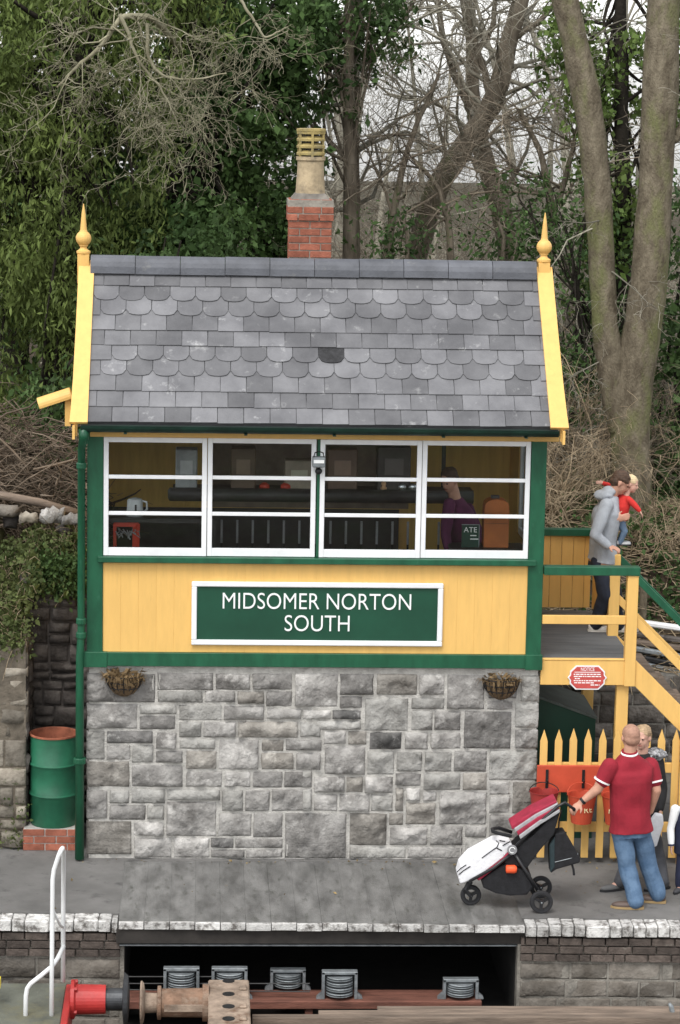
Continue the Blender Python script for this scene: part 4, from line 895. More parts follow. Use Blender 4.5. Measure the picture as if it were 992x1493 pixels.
g = G(789.5, 1331.5); yb_n = g[1]; SYc = yb_n + .24; wheel(789.5, 1314.5, yb_n, .108, 'rear_wheel'); wheel(788.5, 1296, yb_n + .46, .108, 'rear_wheel'); wheel(686.7, 1307, SYc, .098, 'front_wheel')
def pt(x, y, yy): return P(*zz4(x, y), yy)
for yy in (yb_n + .06, yb_n + .40):
    dy = yy - (yb_n + .06)
    MB().tube([pt(600, 700, yy), pt(455, 470, yy)], .017, 10).build('rear_leg', CHROME, pc, smooth=True)
    MB().tube([pt(455, 460, yy), pt(330, 560, yy), pt(185, 640, yy)], .015, 10).build('front_leg', CHROME, pc, smooth=True)
    MB().tube([pt(440, 455, yy), pt(560, 330, yy), pt(715, 190, yy), pt(760, 165, yy), pt(815, 205, yy)], .015, 10).build('push_arm', CHROME, pc, smooth=True)
hA, hB = pt(815, 207, yb_n + .06), pt(815, 207, yb_n + .40)
HANDLE = (Vector(hA), Vector(hB)); MB().tube([hA, hB], .017, 12).build('handlebar', FAB, pc, smooth=True)
MB().tube([pt(600, 700, yb_n + .02), pt(600, 700, yb_n + .44)], .012, 8).build('axle', CHROME, pc)
MB().tube([pt(190, 640, SYc), pt(160, 690, SYc - .03), pt(193, 733, SYc - .04)], [.03, .025, .016], 10).build('fork', CHROME, pc); MB().tube([pt(190, 640, yb_n + .06), pt(190, 640, yb_n + .40)], .015, 8).build('front_bar', CHROME, pc)
hub = pt(442, 450, yb_n + .03); MB().lathe([(.045, -.014), (.047, 0), (.045, .012)], (hub[0], hub[1], hub[2]), 20, 'y').build('hinge_cover', mat('hinge_grey', (.25, .25, .26), .4, .2), pc)
MB().tube([(hub[0] + .027 * math.cos(t), hub[1] - .016, hub[2] + .027 * math.sin(t)) for t in np.linspace(.3, 5.2, 12)], .004, 5).build('hinge_emblem', LETTERW, pc)
Y0, Y1 = yb_n + .075, yb_n + .385
MB().prism_y(pxs([(250, 600), (258, 650), (330, 682), (420, 697), (520, 692), (560, 640), (540, 560), (400, 500), (330, 540)], SYc), Y0, Y1).build('basket', FAB, pc, bevel=.02, seg=2)
MB().prism_y(pxs([(380, 500), (520, 530), (600, 420), (680, 330), (720, 190), (690, 200), (560, 330), (470, 400), (400, 470)], SYc), Y0, Y1).build('seat_back', FAB, pc, bevel=.015, seg=2)
MB().prism_y(pxs([(230, 605), (380, 490), (440, 430), (420, 420), (360, 480), (215, 590)], SYc), Y0 - .012, Y1 + .012).build('seat_edge', MAR, pc, bevel=.008)
MB().prism_y(pxs([(120, 628), (108, 590), (125, 530), (180, 470), (330, 388), (430, 382), (432, 410), (380, 468), (300, 530), (220, 592)], SYc), Y0 + .0, Y1 - .0).build('footmuff', WFAB, pc, bevel=.03, seg=3)
for a in ([(120, 600), (150, 575), (190, 550)], [(110, 585), (135, 560), (165, 540)], [(345, 395), (362, 410), (350, 435), (300, 470), (260, 500)]):
    MB().tube([pt(*q_, Y0 - .003) for q_ in a], .005, 5).build('quilt_seam', FAB, pc)
for a, b in (((365, 395), (400, 400)), ((385, 425), (430, 400)), ((350, 440), (380, 455))): MB().tube([pt(*a, Y0 - .005), pt(*b, Y0 - .005)], .006, 5).build('harness_strap', FAB, pc)
cz = [(470, 350), (560, 280), (640, 225), (720, 160)]; cols = [GRYF, MAR, GRYF, MAR]
for k, (o_, m_) in enumerate(zip(((0, 0), (-12, -18), (-26, -34), (-44, -46)), cols)):
    a = [(478 + o_[0], 352 + o_[1]), (600 + o_[0] * .8, 262 + o_[1] * .9), (715 + o_[0] * .3, 190 + o_[1] * .9), (712 + o_[0] * .3, 172 + o_[1] * .9), (590 + o_[0] * .8, 242 + o_[1] * .9), (470 + o_[0], 330 + o_[1])]
    MB().prism_y(pxs(a, SYc), Y0 - .03 + .02 * k, Y1 + .03 - .02 * k).build('hood_panel', m_, pc, bevel=.006)
MB().tube([pt(440, 370, Y0), pt(360, 352, Y0 + .02), pt(325, 340, Y0 + .1), pt(322, 325, Y0 + .2), pt(360, 318, Y1 - .02), pt(440, 345, Y1)], .017, 8).build('bumper_bar', FAB, pc, smooth=True)
ob = MB(); q = pt(435, 565, Y0 - .012); ob.lathe([(.02, -.05), (.038, -.045), (.04, .03), (.03, .05), (.012, .055)], (q[0], q[1] - .01, q[2]), 14, 'x'); tag(ob.build('orange_bottle', mat('bright_orange', (.8, .10, .03), .5, .1), None, smooth=True), 'orange bottle stuffed in the pushchair basket', 'bottle')
bgt = thing('changing_bag', 'black shoulder bag hanging from the pushchair handle', 'bag', tuple(pt(740, 560, SYc)))
bgp = [(690, 330), (750, 322), (790, 390), (842, 480), (840, 505), (700, 545), (665, 570), (660, 430)]
MB().prism_y(pxs(bgp, SYc), SYc - .13, SYc + .06).build('bag_body', FAB, bgt, bevel=.025, seg=3)
MB().prism_y(pxs([(655, 400), (690, 345), (690, 530), (662, 565)], SYc), SYc - .136, SYc - .1).build('side_pocket', mat('bag_teal', (.02, .035, .04), .8, .2), bgt, bevel=.01)
MB().tube([pt(700, 525, SYc - .133), pt(770, 508, SYc - .133), pt(835, 490, SYc - .12), pt(838, 470, SYc - .12)], .004, 5).build('piping', GREYMETAL, bgt)
for yy in (SYc - .08, SYc + .02): MB().tube([pt(720, 340, yy), pt(726, 270, yy), pt(740, 215, yy)], .008, 6).build('strap', FAB, bgt)
MB().tube([pt(800, 530, SYc - .1), pt(812, 570, SYc - .1), pt(815, 603, SYc - .1)], .012, 6).build('loose_strap', FAB, bgt)

# ================================================================ people
SKIN = mat('skin', (.50, .27, .19), .55, .1, 12, spec=.3); SKIN2 = mat('skin_pale', (.58, .34, .26), .55, .08, 12, spec=.3)
def remesh(mb, vox=.008, it=4, fac=.5):
    me = bpy.data.meshes.new('tmp'); me.from_pydata(mb.v, [], mb.f); me.update()
    bm = bmesh.new(); bm.from_mesh(me); bmesh.ops.remove_doubles(bm, verts=bm.verts, dist=1e-5); bmesh.ops.recalc_face_normals(bm, faces=bm.faces); bm.to_mesh(me); bm.free()
    o = bpy.data.objects.new('tmp', me); COL.objects.link(o)
    m = o.modifiers.new('r', 'REMESH'); m.mode = 'VOXEL'; m.voxel_size = vox; m.use_smooth_shade = True
    s = o.modifiers.new('s', 'SMOOTH'); s.iterations = it; s.factor = fac
    dg = bpy.context.evaluated_depsgraph_get(); dg.update(); out = bpy.data.meshes.new_from_object(o.evaluated_get(dg))
    bpy.data.objects.remove(o); out.materials.clear(); return out
def loft(mb, rings, k=18):
    vs, fs = [], []
    for c, la, de, rx, ry in rings:
        for j in range(k):
            a = 2 * PI * j / k; ca, sa_ = math.cos(a), math.sin(a); e = .85
            ca = math.copysign(abs(ca) ** e, ca); sa_ = math.copysign(abs(sa_) ** e, sa_)
            vs.append(Vector(c) + Vector(la) * rx * ca + Vector(de) * ry * sa_)
    n = len(rings)
    for i in range(n - 1):
        for j in range(k): fs.append((i * k + j, i * k + (j + 1) % k, (i + 1) * k + (j + 1) % k, (i + 1) * k + j))
    fs += [tuple(range(k))[::-1], tuple((n - 1) * k + j for j in range(k))]; mb.add(vs, fs)
def limb(mb, pts, rs, k=12):
    for p, r in zip(pts, rs): mb.ell(p, (r, r, r), 12, 8)
    for i in range(len(pts) - 1): mb.tube([pts[i], Vector(pts[i]).lerp(Vector(pts[i + 1]), .5), pts[i + 1]], [rs[i], (rs[i] + rs[i + 1]) / 2 * 1.03, rs[i + 1]], k)
def hand(mb, wrist, d, nrm, side, s=1., curl=.6):
    d = Vector(d).normalized(); nrm = Vector(nrm); nrm = (nrm - d * nrm.dot(d)).normalized(); lat = d.cross(nrm) * side; w = Vector(wrist)
    R3 = Matrix((lat, d, nrm)).transposed()
    mb.ell(w + d * .05 * s, (.042 * s, .055 * s, .017 * s), 12, 8, R3)
    for q, (off, L) in enumerate(((-.03, .060), (-.010, .072), (.011, .068), (.030, .054))):
        p = w + d * .088 * s + lat * off * s; pts = [w + d * .05 * s + lat * off * .8 * s, p]; dd = d
        for seg in range(3):
            ang = curl * (.55 + .3 * seg); dd = (d * math.cos(ang * (seg + 1) * .6) + nrm * math.sin(ang * (seg + 1) * .6)).normalized(); p = p + dd * L * s * (.42, .33, .25)[seg]; pts.append(p)
        limb(mb, pts, [.010 * s, .0098 * s, .009 * s, .0083 * s, .0072 * s], 8)
    t0 = w + d * .025 * s - lat * .03 * s; t1 = t0 + (d * .6 - lat * .7 + nrm * .25) * .036 * s; t2 = t1 + (d * .85 - lat * .25 + nrm * .4) * .032 * s
    limb(mb, [t0, t1, t2], [.014 * s, .011 * s, .009 * s], 8)
def head(mb, c, f, u, s=1.):
    f = Vector(f).normalized(); u = Vector(u); u = (u - f * u.dot(f)).normalized(); r = f.cross(u); R3 = Matrix((r, f, u)).transposed(); c = Vector(c)
    T = lambda x, y, z: c + (r * x + f * y + u * z) * s
    mb.ell(T(0, -.012, .03), (.076 * s, .097 * s, .088 * s), 18, 12, R3)
    mb.ell(T(0, .022, -.03), (.060 * s, .070 * s, .082 * s), 16, 10, R3)
    mb.ell(T(0, .05, -.085), (.032 * s, .032 * s, .027 * s), 12, 8, R3)
    mb.ell(T(0, .094, -.022), (.013 * s, .018 * s, .024 * s), 10, 8, R3); mb.ell(T(0, .084, .0), (.009 * s, .012 * s, .03 * s), 10, 8, R3)
    for sg in (-1, 1): mb.ell(T(.077 * sg, -.008, -.012), (.012 * s, .02 * s, .032 * s), 10, 8, R3); mb.ell(T(.03 * sg, .078, .018), (.022 * s, .012 * s, .009 * s), 8, 6, R3)
    return T, R3
def person(name, label, sp):
    s = sp.get('s', 1.); g = sp.get('girth', 1.) * s
    p = thing(name, label, 'person', sp['base'], sp.get('group'))
    la = Vector(sp['lat']).normalized(); up = (Vector(sp['neck']) - Vector(sp['hips'])).normalized(); la = (la - up * la.dot(up)).normalized(); de = up.cross(la)
    hips, chest, neck = Vector(sp['hips']), Vector(sp['chest']), Vector(sp['neck']); waist = hips.lerp(chest, .45)
    Hd = Vector((la.x, la.y, 0)).normalized(); Dd = Vector((0, 0, 1)).cross(Hd)
    shl = sp['arms'][0][0], sp['arms'][1][0]; smid = (Vector(shl[0]) + Vector(shl[1])) / 2; shw = (Vector(shl[0]) - Vector(shl[1])).length / 2
    def rings(inf, hem):
        R_ = []
        if hem is not None: R_.append((hips - up * hem, la, de, .172 * g + inf, .125 * g + inf))
        R_ += [(hips, la, de, .165 * g + inf, .118 * g + inf), (waist, la, de, .148 * g + inf, .108 * g + inf), (chest, la, de, .168 * g + inf, .118 * g + inf), (chest.lerp(smid, .55), la, de, .172 * g + inf, .112 * g + inf), (smid - up * .02 * s, la, de, shw * .95 + inf, .092 * g + inf), (smid.lerp(neck, .55), la, de, shw * .55 + inf, .075 * g + inf), (neck, la, de, .062 * s + inf, .06 * s + inf)]
        return R_
    # --- body
    b = MB(); loft(b, rings(-.012, .04 * s)); HC = Vector(sp['head']); ru = sp.get('head_up', (0, 0, 1))
    T, R3 = head(b, HC, sp['face'], ru, s * sp.get('head_s', 1.)); limb(b, [neck - up * .02, T(0, -.022, -.05)], [.061 * s, .058 * s])
    for a in sp['arms']:
        sh_, el, wr = map(Vector, a[:3]); limb(b, [sh_, el, wr], [.05 * g, .040 * g, .028 * s]); 
        hd = a[3]; hand(b, wr, hd['d'], hd['n'], hd['side'], s, hd.get('curl', .6))
    for l in sp['legs']:
        hp, kn, an, to = map(Vector, l); limb(b, [hp, kn, an], [.075 * g, .055 * g, .038 * s]); limb(b, [an - Vector((0, 0, .02 * s)), an.lerp(to, .6) - Vector((0, 0, .02 * s))], [.034 * s, .03 * s])
    me = remesh(b, sp.get('vox', .0075)); me.materials.append(sp.get('skin', SKIN)); bo = link('body', me, None, p, True)
    # --- face
    for sg in (-1, 1): MB().ell(T(.031 * sg, .086, .006), (.011 * s, .007 * s, .007 * s), 10, 6, R3).build('eye', BLACK, p, smooth=True)
    MB().ell(T(0, .084, -.062), (.022 * s, .008 * s, .006 * s), 10, 6, R3).build('mouth', mat('lips', (.32, .10, .08), .6, .1), p, smooth=True)
    # --- top
    t = MB(); loft(t, rings(.010, sp['hem'])); sleeve_ends = []
    for a in sp['arms']:
        sh_, el, wr = map(Vector, a[:3]); L = sp.get('sleeve', 2)
        if L <= 1: e = sh_.lerp(el, L); limb(t, [sh_, e], [.069 * g, .062 * g]); sleeve_ends.append((e, (e - sh_).normalized(), .062 * g))
        else: e = wr.lerp(el, .06); limb(t, [sh_, el, e], [.068 * g, .056 * g, .042 * s]); sleeve_ends.append((e, (e - el).normalized(), .043 * s))
    me = remesh(t, sp.get('vox', .0075) * 1.1, 14); me.materials.append(sp['top']); wrinkle(me, sp.get('wr', .004), 3); link(sp.get('top_name', 'shirt'), me, None, p, True)
    if sp.get('cuff'):
        for e, d, r in sleeve_ends: MB().tube([e + d * .0, e + d * .016], [r + .008, r + .007], 16).build('cuff', sp['cuff'], p)
    if sp.get('collar'):
        MB().tube([neck + up * .0 + (la * math.cos(q) * .07 + de * math.sin(q) * .07) * s + up * .012 * math.sin(q) for q in np.linspace(0, 2 * PI, 21)], .013 * s, 8).build('collar', sp['collar'], p, smooth=True)
        MB().tube([neck + up * .016 + (la * math.cos(q) * .066 + de * math.sin(q) * .066) * s + up * .012 * math.sin(q) for q in np.linspace(0, 2 * PI, 21)], .011 * s, 8).build('collar_edge', sp['top'], p, smooth=True)
    # --- trousers
    t = MB(); loft(t, [(hips - up * .10 * s, la, de, .158 * g, .110 * g), (hips - up * .02 * s, la, de, .150 * g, .106 * g), (hips + up * .01 * s, la, de, .135 * g, .095 * g)])
    for l in sp['legs']:
        hp, kn, an, to = map(Vector, l); e = an - Vector((0, 0, .008 * s)); limb(t, [hp, kn, kn.lerp(e, .5), e], [.082 * g, .073 * g, .068 * g, .064 * g])
    me = remesh(t, sp.get('vox', .0075) * 1.1, 3); me.materials.append(sp['legs_mat']); wrinkle(me, .005, 3.5); link('trousers', me, None, p, True)
    # --- shoes
    for l in sp['legs']:
        an, to = Vector(l[2]), Vector(l[3]); fd = (to - an); fd.z = 0; fd.normalize(); sd = fd.cross(Vector((0, 0, 1))); gz_ = sp['ground']; zf = to.z
        base_ = Vector((an.x, an.y, zf)); R4 = Matrix((fd, sd, (0, 0, 1))).transposed(); q = MB()
        q.ell(base_ + fd * .10 * s + Vector((0, 0, .032 * s)), (.13 * s, .047 * s, .036 * s), 14, 8, R4); q.ell(base_ - fd * .02 * s + Vector((0, 0, .05 * s)), (.058 * s, .042 * s, .05 * s), 12, 8, R4)
        so_ = MB().prism_z([tuple((base_ + fd * x * s + sd * y * s))[:2] for x, y in ((-.08, -.025), (-.05, -.042), (.1, -.048), (.19, -.035), (.235, 0), (.19, .035), (.1, .048), (-.05, .042), (-.08, .025))], zf, zf + .022 * s)
        me = remesh(q, .008, 2); me.materials.append(sp['shoe']); sh_o = link('shoe', me, None, p, True); so_.build('sole', sp.get('sole', RUBBER), sh_o)
    # --- hair
    if sp.get('hair'):
        h = MB(); hs_ = s * sp.get('head_s', 1.); 
        for (x, y, z, a, bb, cc) in sp.get('hair_blobs', ((0, -.02, .045, .083, .098, .086), (0, -.05, -.01, .078, .07, .07))): h.ell(T(x, y, z), (a * hs_, bb * hs_, cc * hs_), 18, 12, R3)
        me = remesh(h, .007, 2); me.materials.append(sp['hair']); wrinkle(me, sp.get('hair_wr', .004), 25); link('hair', me, None, p, True)
    return p, T
def wrinkle(me, amp, freq):
    n = len(me.vertices); co = np.empty(n * 3); me.vertices.foreach_get('co', co); co = co.reshape(-1, 3); no = np.empty(n * 3); me.vertices.foreach_get('normal', no); no = no.reshape(-1, 3)
    r = np.random.default_rng(int(freq * 10)); d = np.zeros(n)
    for k in range(7): w = r.normal(0, 1, 3) * freq * r.uniform(1.5, 6) * np.array([1, 1, 1.6]); d += np.sin(co @ w + r.uniform(0, 6)) * r.uniform(.4, 1)
    me.vertices.foreach_set('co', (co + no * (d / 2.2 * amp)[:, None]).ravel()); me.update()

# --- man in the maroon polo shirt, one hand on the pushchair
my = -1.42
mf = G(925, 1322); fl_, fr_ = G(922, 1325), G(955, 1317)
JEAN = mat('blue_jeans', (.055, .105, .185), .85, .25, 9, .3, 60, col2=(.11, .18, .28)); MAROON = mat('maroon_polo', (.26, .013, .026), .85, .12, 6, .2, 80)
hb_ = (HANDLE[0] + HANDLE[1]) / 2 ; grip = HANDLE[0].lerp(HANDLE[1], .35)
p_sh = Vector(P(889, 1117, my - .05)); p_sr = Vector(P(949, 1117, my + .12))
wrL = Vector(P(846, 1171, SYc - .02))
man, _ = person('person', 'bald man in maroon polo shirt and jeans holding the pushchair handle', dict(base=tuple((np.array(fl_) + np.array(fr_)) / 2), ground=0, girth=1.2, hair_wr=.0006, lat=(1, .18, 0),
    hips=P(920, 1203, my + .02), chest=P(919, 1137, my + .02), neck=P(918, 1098, my + .02), head=P(919, 1074, my + .05), face=(-.25, .96, -.05), head_s=1.02,
    arms=[(p_sh, P(872, 1150, my - .06), wrL, dict(d=grip - wrL, n=(-.2, .3, -1), side=-1, curl=1.0)), (p_sr, P(957, 1152, my + .06), P(949, 1183, my + .12), dict(d=(-.5, .2, -1), n=(-1, .4, 0), side=1, curl=.4))],
    legs=[(P(906, 1212, my - .0), P(915, 1262, my - .03), (fl_[0] + .03, fl_[1], .09), (fl_[0] - .16, fl_[1] + .02, .003)), (P(934, 1212, my + .06), P(945, 1260, my + .08), (fr_[0] + .03, fr_[1] + .02, .09), (fr_[0] - .14, fr_[1] + .06, .003))],
    top=MAROON, top_name='polo_shirt', hem=.06, wr=.007, sleeve=.62, cuff=LETTERW, collar=LETTERW, legs_mat=JEAN, shoe=mat('brown_shoe', (.085, .06, .05), .6, .2), sole=mat('tan_sole', (.30, .21, .10), .7, .1), hair=mat('shaved_hair', (.36, .20, .14), .7, .15, 40), hair_blobs=((0, -.024, .030, .0815, .1, .0925), (0, -.05, -.015, .078, .07, .066))))
wb = MB().tube([wrL + (Vector(P(872, 1150, my - .06)) - wrL).normalized() * .02, wrL + (Vector(P(872, 1150, my - .06)) - wrL).normalized() * .045], .036, 14).build('watch', BLACK, man)

# --- woman behind him
wy = -.78; f1, f2 = G(899, 1297), G(962, 1296)
DKT = mat('grey_trousers', (.07, .072, .08), .85, .2, 10); BLK = mat('black_jacket', (.012, .012, .013), .8, .3, 10, .2, 60); BLOND = mat('ash_blond_hair', (.36, .25, .15), .7, .25, 40, stretch=(1, 1, .2))
wo_, _ = person('person', 'fair haired woman in black jacket standing behind the man in maroon', dict(base=((f1[0] + f2[0]) / 2, wy, 0), ground=0, s=.95, lat=(-.93, .3, 0), hips=P(938, 1197, wy), chest=P(937, 1131, wy), neck=P(936, 1098, wy), head=P(937, 1075, wy - .03), face=(-.45, -.85, -.1),
    arms=[(P(914, 1112, wy - .05), P(902, 1152, wy - .1), P(899, 1160, wy - .25), dict(d=(-.4, -1, .2), n=(0, 0, 1), side=1, curl=.8)), (P(959, 1110, wy + .05), P(966, 1150, wy + .02), P(963, 1181, wy - .08), dict(d=(-.05, -.1, -1), n=(-1, 0, 0), side=-1, curl=.9))],
    legs=[(P(926, 1206, wy), P(918, 1252, wy), (f1[0] + .03, f1[1], .09), (f1[0] - .16, f1[1] - .08, .003)), (P(950, 1206, wy), P(960, 1252, wy), (f2[0] + .03, f2[1], .09), (f2[0] - .14, f2[1] - .08, .003))],
    top=BLK, top_name='jacket', hem=.08, sleeve=2, legs_mat=DKT, shoe=mat('grey_shoe', (.10, .10, .10), .7, .2), skin=SKIN2, hair=BLOND, hair_blobs=((0, -.025, .045, .085, .098, .085), (0, -.06, -.0, .08, .07, .08), (0, -.09, -.08, .05, .045, .06))))
FUR = mat('grey_hood_fur', (.32, .32, .33), .9, .5, 30, .6, 60, col3=(.05, .05, .05), c3=(16, .5, .6))
nk = Vector(P(948, 1101, wy)); q = MB(); q.ell(nk + Vector((.05, .03, .0)), (.12, .09, .06), 14, 10); q.ell(nk + Vector((-.16, -.02, -.01)), (.08, .07, .05), 14, 10); me = remesh(q, .009, 2); wrinkle(me, .012, 14); me.materials.append(FUR); link('hood', me, None, wo_, True)
pbz = P(957, 1214, wy - .14); bg_ = thing('white_bag', 'white carrier bag held by the woman in black', 'bag', (pbz[0], wy - .12, .4))
a = [P(955, 1184, wy - .14), P(966, 1186, wy - .14), P(967, 1200, wy - .14), P(957, 1232, wy - .14), P(947, 1236, wy - .14), P(944, 1200, wy - .14)]; MB().prism_y([(v[0], v[2]) for v in a], wy - .19, wy - .13).build('bag_body', mat('white_plastic', (.72, .73, .76), .5, .08, 20), bg_, bevel=.02, seg=2)

# --- child at the picture's edge
cyc = G(987, 1299)[1]; c0 = G(1000, 1300); NAVY = mat('navy_cloth', (.018, .022, .05), .85, .25, 10)
ch_, _ = person('person', 'small child in navy jacket with white sleeves at the right edge', dict(base=(c0[0], cyc, 0), ground=0, s=.66, vox=.006, lat=(-.9, .3, 0), head_s=1.28, hips=P(1003, 1236, cyc), chest=P(1003, 1196, cyc), neck=P(1003, 1172, cyc), head=P(1003, 1150, cyc), face=(-.6, -.8, 0),
    arms=[(P(985, 1180, cyc - .03), P(978, 1209, cyc - .05), P(979, 1232, cyc - .08), dict(d=(0, -.1, -1), n=(1, 0, 0), side=1, curl=.5)), (P(1021, 1180, cyc + .03), P(1026, 1209, cyc), P(1026, 1232, cyc), dict(d=(0, -.1, -1), n=(-1, 0, 0), side=-1, curl=.5))],
    legs=[(P(995, 1240, cyc), P(992, 1268, cyc - .01), (G(992, 1300)[0], cyc, .06), (G(983, 1300)[0], cyc - .1, .003)), (P(1011, 1240, cyc), P(1012, 1268, cyc), (G(1014, 1299)[0], cyc, .06), (G(1006, 1300)[0], cyc - .1, .003))],
    top=LETTERW, top_name='jacket_sleeves', hem=.02, legs_mat=NAVY, shoe=mat('dark_shoe', (.05, .05, .055), .7, .2), skin=SKIN2, cuff=NAVY, hair=BLOND))
q = MB(); loft(q, [(P(1003, 1244, cyc), (.95, -.3, 0), (.3, .95, 0), .135, .105), (P(1003, 1210, cyc), (.95, -.3, 0), (.3, .95, 0), .128, .1), (P(1003, 1185, cyc), (.95, -.3, 0), (.3, .95, 0), .13, .095), (P(1003, 1174, cyc), (.95, -.3, 0), (.3, .95, 0), .07, .06)]); me = remesh(q, .008, 2); me.materials.append(NAVY); link('jacket_body', me, None, ch_, True)

# --- man in grey hoodie on the landing with a toddler on his arm
hy = 1.25; HOOD = mat('grey_hoodie', (.34, .36, .39), .9, .1, 12, .25, 90); DJ = mat('dark_jeans', (.018, .022, .035), .85, .3, 10); BRN = mat('brown_hair', (.07, .04, .025), .7, .3, 40)
hf1, hf2 = G(872, 921, LZ), (XP1 + .06, hy + .05, 0)
tr1 = LZ - LZ / 11
RAILH = P(897, 799, .96)
hm, _ = person('person', 'young man in grey hoodie stepping down the stairs carrying a toddler', dict(base=(hf1[0] + .1, hy, LZ), ground=LZ, s=.97, girth=1.15, lat=(.12, -1, 0), hips=P(878, 815, hy), chest=P(883, 757, hy), neck=P(892, 722, hy), head=P(905, 704, hy - .02), face=(.86, -.12, -.5), head_up=(.5, 0, .85),
    arms=[(P(884, 737, hy - .17), P(868, 780, hy - .26), P(888, 796, 1.0), dict(d=np.array(RAILH) - np.array(P(886, 795, 1.0)), n=(.3, 0, -1), side=1, curl=.9)), (P(890, 737, hy + .17), P(896, 768, hy + .16), P(899, 757, hy - .15), dict(d=(.95, -.05, .25), n=(.2, 1, 0), side=-1, curl=.45))],
    legs=[(P(874, 820, hy - .08), P(884, 868, hy - .08), (hf1[0] - .03, hf1[1] - .0, LZ + .09), (hf1[0] + .15, hf1[1], LZ + .004)), (P(882, 820, hy + .08), P(897, 868, hy + .06), (PX(900, 920, hy + .06), hy + .06, LZ + .09), (PX(915, 925, hy + .06), hy + .06, LZ + .004))],
    top=HOOD, top_name='hoodie', hem=.02, sleeve=2, wr=.007, legs_mat=DJ, shoe=mat('white_trainer', (.62, .60, .57), .7, .1), sole=mat('pale_sole', (.5, .48, .44), .7, .1), hair=BRN, hair_blobs=((0, -.02, .05, .084, .1, .086), (0, -.055, .0, .08, .066, .08))))
q = MB(); nk = Vector(P(886, 722, hy)); q.ell(nk + Vector((-.035, 0, .0)), (.11, .125, .06), 14, 10); q.ell(nk + Vector((.02, 0, .045)), (.085, .10, .05), 14, 10); me = remesh(q, .009, 3); wrinkle(me, .006, 8); me.materials.append(HOOD); link('hood', me, None, hm, True)
ty = hy + .0; TRED = mat('toddler_red', (.55, .03, .025), .85, .1, 10)
td, _ = person('person', 'blond toddler in red jumper carried on the arm of the man in grey', dict(base=tuple(P(912, 770, ty)), ground=0, s=.52, vox=.006, head_s=1.4, lat=(.3, -1, 0), hips=P(905, 757, ty), chest=P(907, 738, ty), neck=P(913, 722, ty), head=P(921, 706, ty + .02), face=(.9, -.35, -.25), head_up=(.25, 0, 1),
    arms=[(P(917, 728, ty - .08), P(926, 737, ty - .1), P(933, 745, ty - .12), dict(d=(.5, -.1, -.8), n=(-1, 0, 0), side=1, curl=.5)), (P(905, 722, ty + .1), P(892, 709, ty + .17), P(879, 704, ty + .12), dict(d=(-1, -.1, .1), n=(0, -1, 0), side=-1, curl=.5))],
    legs=[(P(904, 760, ty - .05), P(911, 774, ty - .08), P(904, 790, ty - .06), P(909, 795, ty - .06)), (P(905, 760, ty + .06), P(910, 774, ty + .06), P(904, 788, ty + .08), P(909, 793, ty + .08))],
    top=TRED, top_name='jumper', hem=.0, sleeve=2, legs_mat=mat('toddler_jeans', (.10, .15, .22), .85, .2), shoe=mat('toddler_shoe', (.4, .4, .4), .7, .1), skin=SKIN2, hair=mat('pale_blond', (.62, .48, .29), .7, .15, 40), hair_blobs=((0, -.02, .045, .084, .098, .085), (0, -.055, .0, .08, .066, .075))))

# --- person inside the box, seen through the right window
iy = .75; PUR = mat('purple_top', (.11, .02, .07), .85, .2, 8)
pi_, _ = person('person', 'person in purple top leaning over the desk inside the right window', dict(base=(PX(672, 800, iy), iy, FZ), ground=FZ, vox=.01, lat=(-.5, .85, 0), hips=P(668, 835, iy + .15), chest=P(674, 765, iy), neck=P(664, 725, iy - .05), head=P(655, 700, iy - .1), face=(-.6, -.75, -.4),
    arms=[(P(655, 735, iy - .2), P(650, 780, iy - .25), P(655, 805, iy - .35), dict(d=(0, -.5, -1), n=(0, 0, -1), side=1)), (P(683, 742, iy + .1), P(698, 780, iy), P(690, 808, iy - .2), dict(d=(-.2, -.6, -.6), n=(0, 0, -1), side=-1))],
    legs=[(P(662, 842, iy + .15), P(662, 900, iy + .1), P(662, 955, iy + .2), P(655, 962, iy + .05)), (P(676, 842, iy + .2), P(676, 900, iy + .2), P(676, 955, iy + .25), P(670, 962, iy + .1))],
    top=PUR, top_name='jumper', hem=.05, legs_mat=DKT, shoe=BLACK, hair=BRN))

# ================================================================ vegetation
class Tubes:                                            # polylines are kept and meshed in batches of equal shape
    def __init__(s): s.G = {}
    @property
    def V(s): return s.G
    def add(s, pts, rs, k=3, tint=.5): s.G.setdefault((len(pts), k), []).append((pts, rs, tint))
    def mesh(s, name):
        VV, QQ, TT, base = [], [], [], 0
        for (n, k), L in s.G.items():
            p = np.array([l[0] for l in L], float)[..., :3]; r = np.array([l[1] for l in L], float); m = len(L)
            t = np.gradient(p, axis=1); t /= np.linalg.norm(t, axis=2, keepdims=True) + 1e-9
            ref = np.where(np.abs(t[:, :, 2].mean(1))[:, None] < .8, np.array([[.31, .52, .79]]), np.array([[.9, .4, .1]]))[:, None, :]
            u = np.cross(t, np.broadcast_to(ref, t.shape)); u /= np.linalg.norm(u, axis=2, keepdims=True) + 1e-9; w = np.cross(u, t)
            a = np.arange(k) * 2 * PI / k
            V = p[:, :, None, :] + (u[:, :, None, :] * np.cos(a)[None, None, :, None] + w[:, :, None, :] * np.sin(a)[None, None, :, None]) * r[:, :, None, None]
            VV.append(V.reshape(-1, 3)); i = np.arange(n - 1)[:, None] * k; j = np.arange(k)[None, :]; j2 = (j + 1) % k
            q = np.stack([i + j, i + j2, i + k + j2, i + k + j], -1).reshape(1, -1, 4) + (np.arange(m) * n * k)[:, None, None]
            QQ.append(q.reshape(-1, 4) + base); TT.append(np.repeat([l[2] for l in L], (n - 1) * k)); base += m * n * k
        return np_mesh(name, np.vstack(VV), np.vstack(QQ), True, np.concatenate(TT))
def unit(v): v = np.asarray(v, float); return v / (np.linalg.norm(v) + 1e-9)
GR = random.Random(5)
